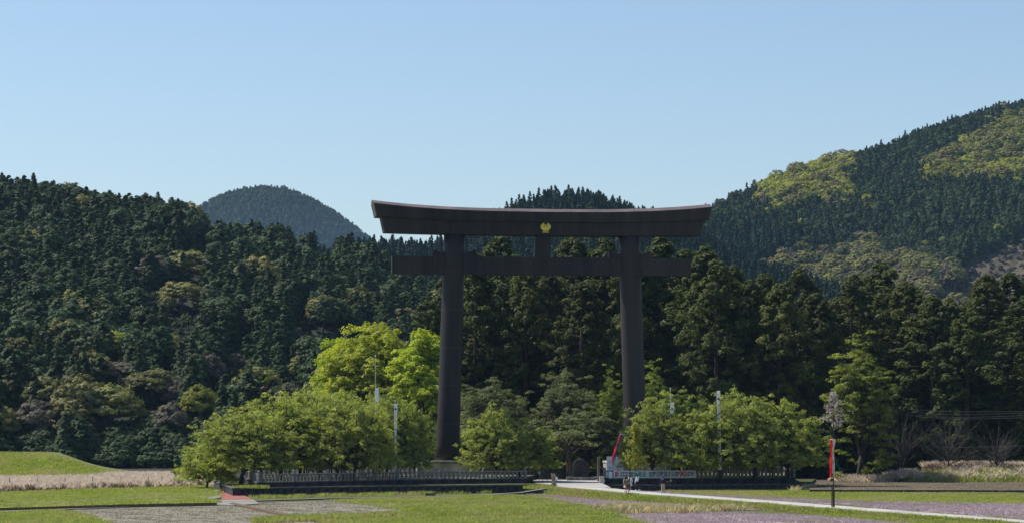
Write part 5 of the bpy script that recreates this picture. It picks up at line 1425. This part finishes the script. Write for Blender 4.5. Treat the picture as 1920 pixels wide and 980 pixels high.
# ------------------------------------------------------------------ people
def skin_obj(name, verts, edges, radii, m, parent, sub=1):
    me = bpy.data.meshes.new(name); me.from_pydata([tuple(v) for v in verts], edges, []); me.update()
    o = obj(name, me, parent)
    sk = o.modifiers.new('skin', 'SKIN'); sk.use_smooth_shade = True
    for i, d in enumerate(me.skin_vertices[0].data): d.radius = (radii[i], radii[i]); d.use_root = (i == 0)
    if sub: ss = o.modifiers.new('sub', 'SUBSURF'); ss.levels = sub; ss.render_levels = sub
    # bake the surface so that it is plain mesh
    dg = bpy.context.evaluated_depsgraph_get(); m2 = bpy.data.meshes.new_from_object(o.evaluated_get(dg))
    o.modifiers.clear(); o.data = m2; m2.materials.clear(); m2.materials.append(MATS[m]); m2.name = name
    return o
def person(label, px, py, Y, hgt, face, top, bottom, hair='hair_black', shoes='cloth_black', stride=0.0, armL=None, armR=None, skirt=False, hat=None, long_hair=False, bare_legs=False, bare_arms=False, lean=0.0, z=None, coat=False):
    s_ = hgt / 1.72
    x = X_(px, Y); zz = Z_(py, Y) if z is None else z
    t = thing('person', label, 'person', (x, Y, zz), face, None, s_)
    aL = armL or [(-.25, .0, 1.13), (-.27, -.05, .88)]; aR = armR or [(.25, .0, 1.13), (.27, -.05, .88)]
    st2 = stride
    J = {'pel': (0, 0, .93), 'sp': (0, -.02 * lean, 1.10), 'ch': (0, -.1 * lean, 1.31), 'nk': (0, -.13 * lean, 1.46), 'hd': (0, -.15 * lean - .01, 1.56), 'ht': (0, -.16 * lean - .01, 1.65),
         'sL': (-.17, -.1 * lean, 1.39), 'eL': aL[0], 'wL': aL[1], 'sR': (.17, -.1 * lean, 1.39), 'eR': aR[0], 'wR': aR[1],
         'hL': (-.09, 0, .88), 'kL': (-.10, -.25 * st2 - .01, .49), 'aL': (-.10, -.45 * st2 + .02 + (.1 if st2 else 0), .09), 'tL': (-.11, -.45 * st2 - .15 + (.1 if st2 else 0), .035),
         'hR': (.09, 0, .88), 'kR': (.10, .12 * st2 - .01, .50), 'aR': (.10, .55 * st2 + .03, .09 + .10 * st2), 'tR': (.11, .55 * st2 - .12, .035 + .04 * st2)}
    Rr = dict(pel=.125, sp=.115, ch=.135, nk=.05, hd=.088, ht=.078, sL=.06, eL=.042, wL=.028, sR=.06, eR=.042, wR=.028, hL=.085, kL=.056, aL=.038, tL=.036, hR=.085, kR=.056, aR=.038, tR=.036)
    E = [('pel', 'sp'), ('sp', 'ch'), ('ch', 'nk'), ('nk', 'hd'), ('hd', 'ht'), ('ch', 'sL'), ('sL', 'eL'), ('eL', 'wL'), ('ch', 'sR'), ('sR', 'eR'), ('eR', 'wR'), ('pel', 'hL'), ('hL', 'kL'), ('kL', 'aL'), ('aL', 'tL'), ('pel', 'hR'), ('hR', 'kR'), ('kR', 'aR'), ('aR', 'tR')]
    names = list(J); V_ = [Vector(J[n]) for n in names]; rad = [Rr[n] for n in names]; ed = [(names.index(a), names.index(b)) for a, b in E]
    for S_ in ('L', 'R'):     # palm, four fingers of unequal length and a thumb leaving the side of the palm
        w = V_[names.index('w' + S_)]; e = V_[names.index('e' + S_)]; d = (w - e).normalized(); side = Vector((0, -1, 0)) if abs(d.y) < .9 else Vector((1, 0, 0)); side = (side - d * side.dot(d)).normalized()
        V_.append(w + d * .07); rad.append(.030); pi_ = len(V_) - 1; ed.append((names.index('w' + S_), pi_)); curl = d.cross(side) * .02
        for q, ln in enumerate((.062, .072, .068, .052)):
            b = V_[pi_] + d * .035 + side * (.027 - .018 * q); V_.append(b); rad.append(.009); ed.append((pi_, len(V_) - 1)); V_.append(b + d * ln * .55); rad.append(.008); ed.append((len(V_) - 2, len(V_) - 1)); V_.append(b + d * ln * .95 + curl); rad.append(.007); ed.append((len(V_) - 2, len(V_) - 1))
        b = V_[pi_] - d * .03 + side * .038; V_.append(b); rad.append(.011); ed.append((pi_, len(V_) - 1)); V_.append(b + side * .02 + d * .035); rad.append(.009); ed.append((len(V_) - 2, len(V_) - 1))
    skin_obj('body', V_, ed, rad, 'skin', t)
    g = lambda *n: [Vector(J[k]) for k in n]
    # jacket or shirt with sleeves
    nn = ['pel', 'sp', 'ch', 'sL', 'eL', 'sR', 'eR'] + ([] if bare_arms else ['wL', 'wR'])
    vv = g(*nn); vv[0] = vv[0] + Vector((0, 0, .0 if not coat else -.22)); r2 = [.165 if coat else .15, .150, .165, .085, .062, .085, .062] + ([] if bare_arms else [.044, .044])
    e2 = [(0, 1), (1, 2), (2, 3), (3, 4), (2, 5), (5, 6)] + ([] if bare_arms else [(4, 7), (6, 8)])
    skin_obj('shirt', vv, e2, r2, top, t)
    if skirt:
        mb = MB(); rows = [(1.0, .15, .12), (.88, .19, .16), (.70, .23, .20), (.50, .27, .24)]; v = []
        for z_, rx, ry in rows:
            for k in range(14): a = 2 * math.pi * k / 14; v.append((rx * math.cos(a) * (1 + .04 * math.sin(4 * a)), ry * math.sin(a), z_))
        mb.add(v, [(i * 14 + k, i * 14 + (k + 1) % 14, (i + 1) * 14 + (k + 1) % 14, (i + 1) * 14 + k) for i in range(3) for k in range(14)] + [tuple(range(14)), tuple(42 + k for k in range(13, -1, -1))]); mb.build('skirt', bottom, t, smooth=True)
    elif bare_legs:
        skin_obj('shorts', g('pel', 'hL', 'kL', 'hR', 'kR'), [(0, 1), (1, 2), (0, 3), (3, 4)], [.14, .105, .085, .105, .085], bottom, t)
    else:
        skin_obj('trousers', g('pel', 'hL', 'kL', 'aL', 'hR', 'kR', 'aR'), [(0, 1), (1, 2), (2, 3), (0, 4), (4, 5), (5, 6)], [.142, .105, .078, .062, .105, .078, .062], bottom, t)
    for S_ in ('L', 'R'):
        a = Vector(J['a' + S_]); b = Vector(J['t' + S_]); skin_obj('shoe', [a + Vector((0, .05, -.04)), a.lerp(b, .6) - Vector((0, 0, .01)), b], [(0, 1), (1, 2)], [.05, .052, .04], shoes, t)
    h = Vector(J['hd']); mb = MB(); mb.ball((h.x, h.y + .022, h.z + .045), (.098, .105, .110), 14)
    if long_hair: mb.ball((h.x, h.y + .075, h.z - .10), (.085, .05, .17), 10)
    mb.build('hair', hair, t, smooth=True)
    for x_ in (-.033, .033): MB().ball((h.x + x_, h.y - .083, h.z + .012), (.011, .008, .008), 6).build('eye', 'black_print', t)
    MB().add([(h.x - .014, h.y - .082, h.z - .025), (h.x + .014, h.y - .082, h.z - .025), (h.x, h.y - .115, h.z - .022), (h.x, h.y - .082, h.z + .02)], [(0, 1, 2), (0, 2, 3), (1, 3, 2)]).build('nose', 'skin', t)
    MB().box(h.x, h.y - .082, h.z - .055, .04, .01, .008).build('mouth', 'ribbon_pink', t)
    for x_ in (-.09, .09): MB().ball((h.x + x_, h.y, h.z), (.014, .022, .03), 6).build('ear', 'skin', t)
    if hat: MB().ball((h.x, h.y, h.z + .085), (.105, .115, .06), 12).tube([(h.x, h.y - .01, h.z + .075), (h.x, h.y - .01, h.z + .085)], [.15, .14], 14).build('hat', hat, t)
    return t
PI = math.pi    # face: 0 looks at the camera (body faces -y); PI looks away
person('person with dark backpack and pale trousers walking away, leftmost of the road group', 1173.5, 921.5, 263, 1.62, PI + .2, 'cloth_grey', 'cloth_beige', shoes='shoe_red', stride=.25, long_hair=True, coat=False, skirt=True)
bp_ = thing('backpack', 'dark backpack on the back of the leftmost walker', 'backpack', (X_(1173.8, 262.72), 262.74, Z_(921.5, 263) + .98))
MB().box(0, 0, 0, .34, .18, .48, bev=.05).build('bag', 'cloth_black', bp_); MB().box(0, -.12, .06, .24, .07, .24, bev=.02).build('front_pocket', 'cloth_olive', bp_)
person('person in black with patterned dark clothes and shorts just right of the backpack', 1176.8, 923.5, 261, 1.66, PI - .3, 'cloth_olive', 'cloth_brown', bare_legs=True, stride=.12)
person('person in long white dress and hat standing by the lower wall', 1181.0, 918, 269, 1.60, PI + .1, 'cloth_white', 'cloth_white', skirt=True, coat=True, hair='hair_black', shoes='cloth_grey')
person('person in white shirt and black trousers striding right with one arm raised', 1194.5, 918.8, 268, 1.66, PI + .75, 'cloth_white', 'cloth_black', stride=.8, armL=[(.30, .0, 1.10), (.38, .10, .86)], armR=[(-.28, .0, 1.48), (-.20, -.16, 1.62)], shoes='cloth_white')
person('man in navy jacket and beige trousers standing on the road seen from behind', 1243, 924.8, 261, 1.80, PI, 'cloth_navy', 'cloth_beige', armL=[(-.26, .0, 1.12), (-.24, -.06, .90)])
person('person in black top and shorts with bare legs right of the man in navy', 1258.5, 925.2, 260, 1.58, PI - .2, 'cloth_black', 'cloth_black', bare_legs=True, armR=[(.30, -.05, 1.16), (.42, -.12, 1.30)], shoes='cloth_grey', hair='hair_black')
person('grey haired person in dark clothes with a pack before the stone monument', 1097, 898.6, 323, 1.74, PI + .4, 'cloth_black', 'cloth_black', hair='hair_grey')
bp_ = thing('backpack', 'grey backpack worn by the grey haired person', 'backpack', (X_(1097.6, 322.7), 322.74, .95 + 1.02)); MB().box(0, 0, 0, .34, .2, .5, bev=.05).build('bag', 'cloth_grey', bp_); MB().box(0, -.12, .06, .24, .06, .22, bev=.02).build('front_pocket', 'cloth_black', bp_)
person('person in black photographing with raised arms before the stone monument', 1104, 899, 322, 1.74, PI - .6, 'cloth_black', 'cloth_black', stride=.15, armL=[(-.26, -.18, 1.32), (-.10, -.38, 1.52)], armR=[(.26, -.18, 1.32), (.10, -.38, 1.52)])
person('person with black hair walking behind the fence corner by the white board', 1131.5, 0, 312, 1.72, .4, 'cloth_black', 'cloth_black', z=1.0)

# ------------------------------------------------------------------ haze
hz = MB()
hz.prism([(-2600, -30), (2600, -30), (2600, 5600), (-2600, 5600)], -60, 330)
hm = bpy.data.materials.new('haze'); hm.use_nodes = True
hn = hm.node_tree; hn.nodes.remove(hn.nodes['Principled BSDF'])
pv = hn.nodes.new('ShaderNodeVolumePrincipled')
pv.inputs['Color'].default_value = (0.42, 0.68, 1.0, 1)
pv.inputs['Density'].default_value = HAZE_D
pv.inputs['Anisotropy'].default_value = 0.1
hn.links.new(pv.outputs[0], hn.nodes['Material Output'].inputs['Volume'])
MATS['haze'] = hm
tag(hz.build('haze', 'haze'), 'thin bluish valley air', 'haze', kind='stuff')
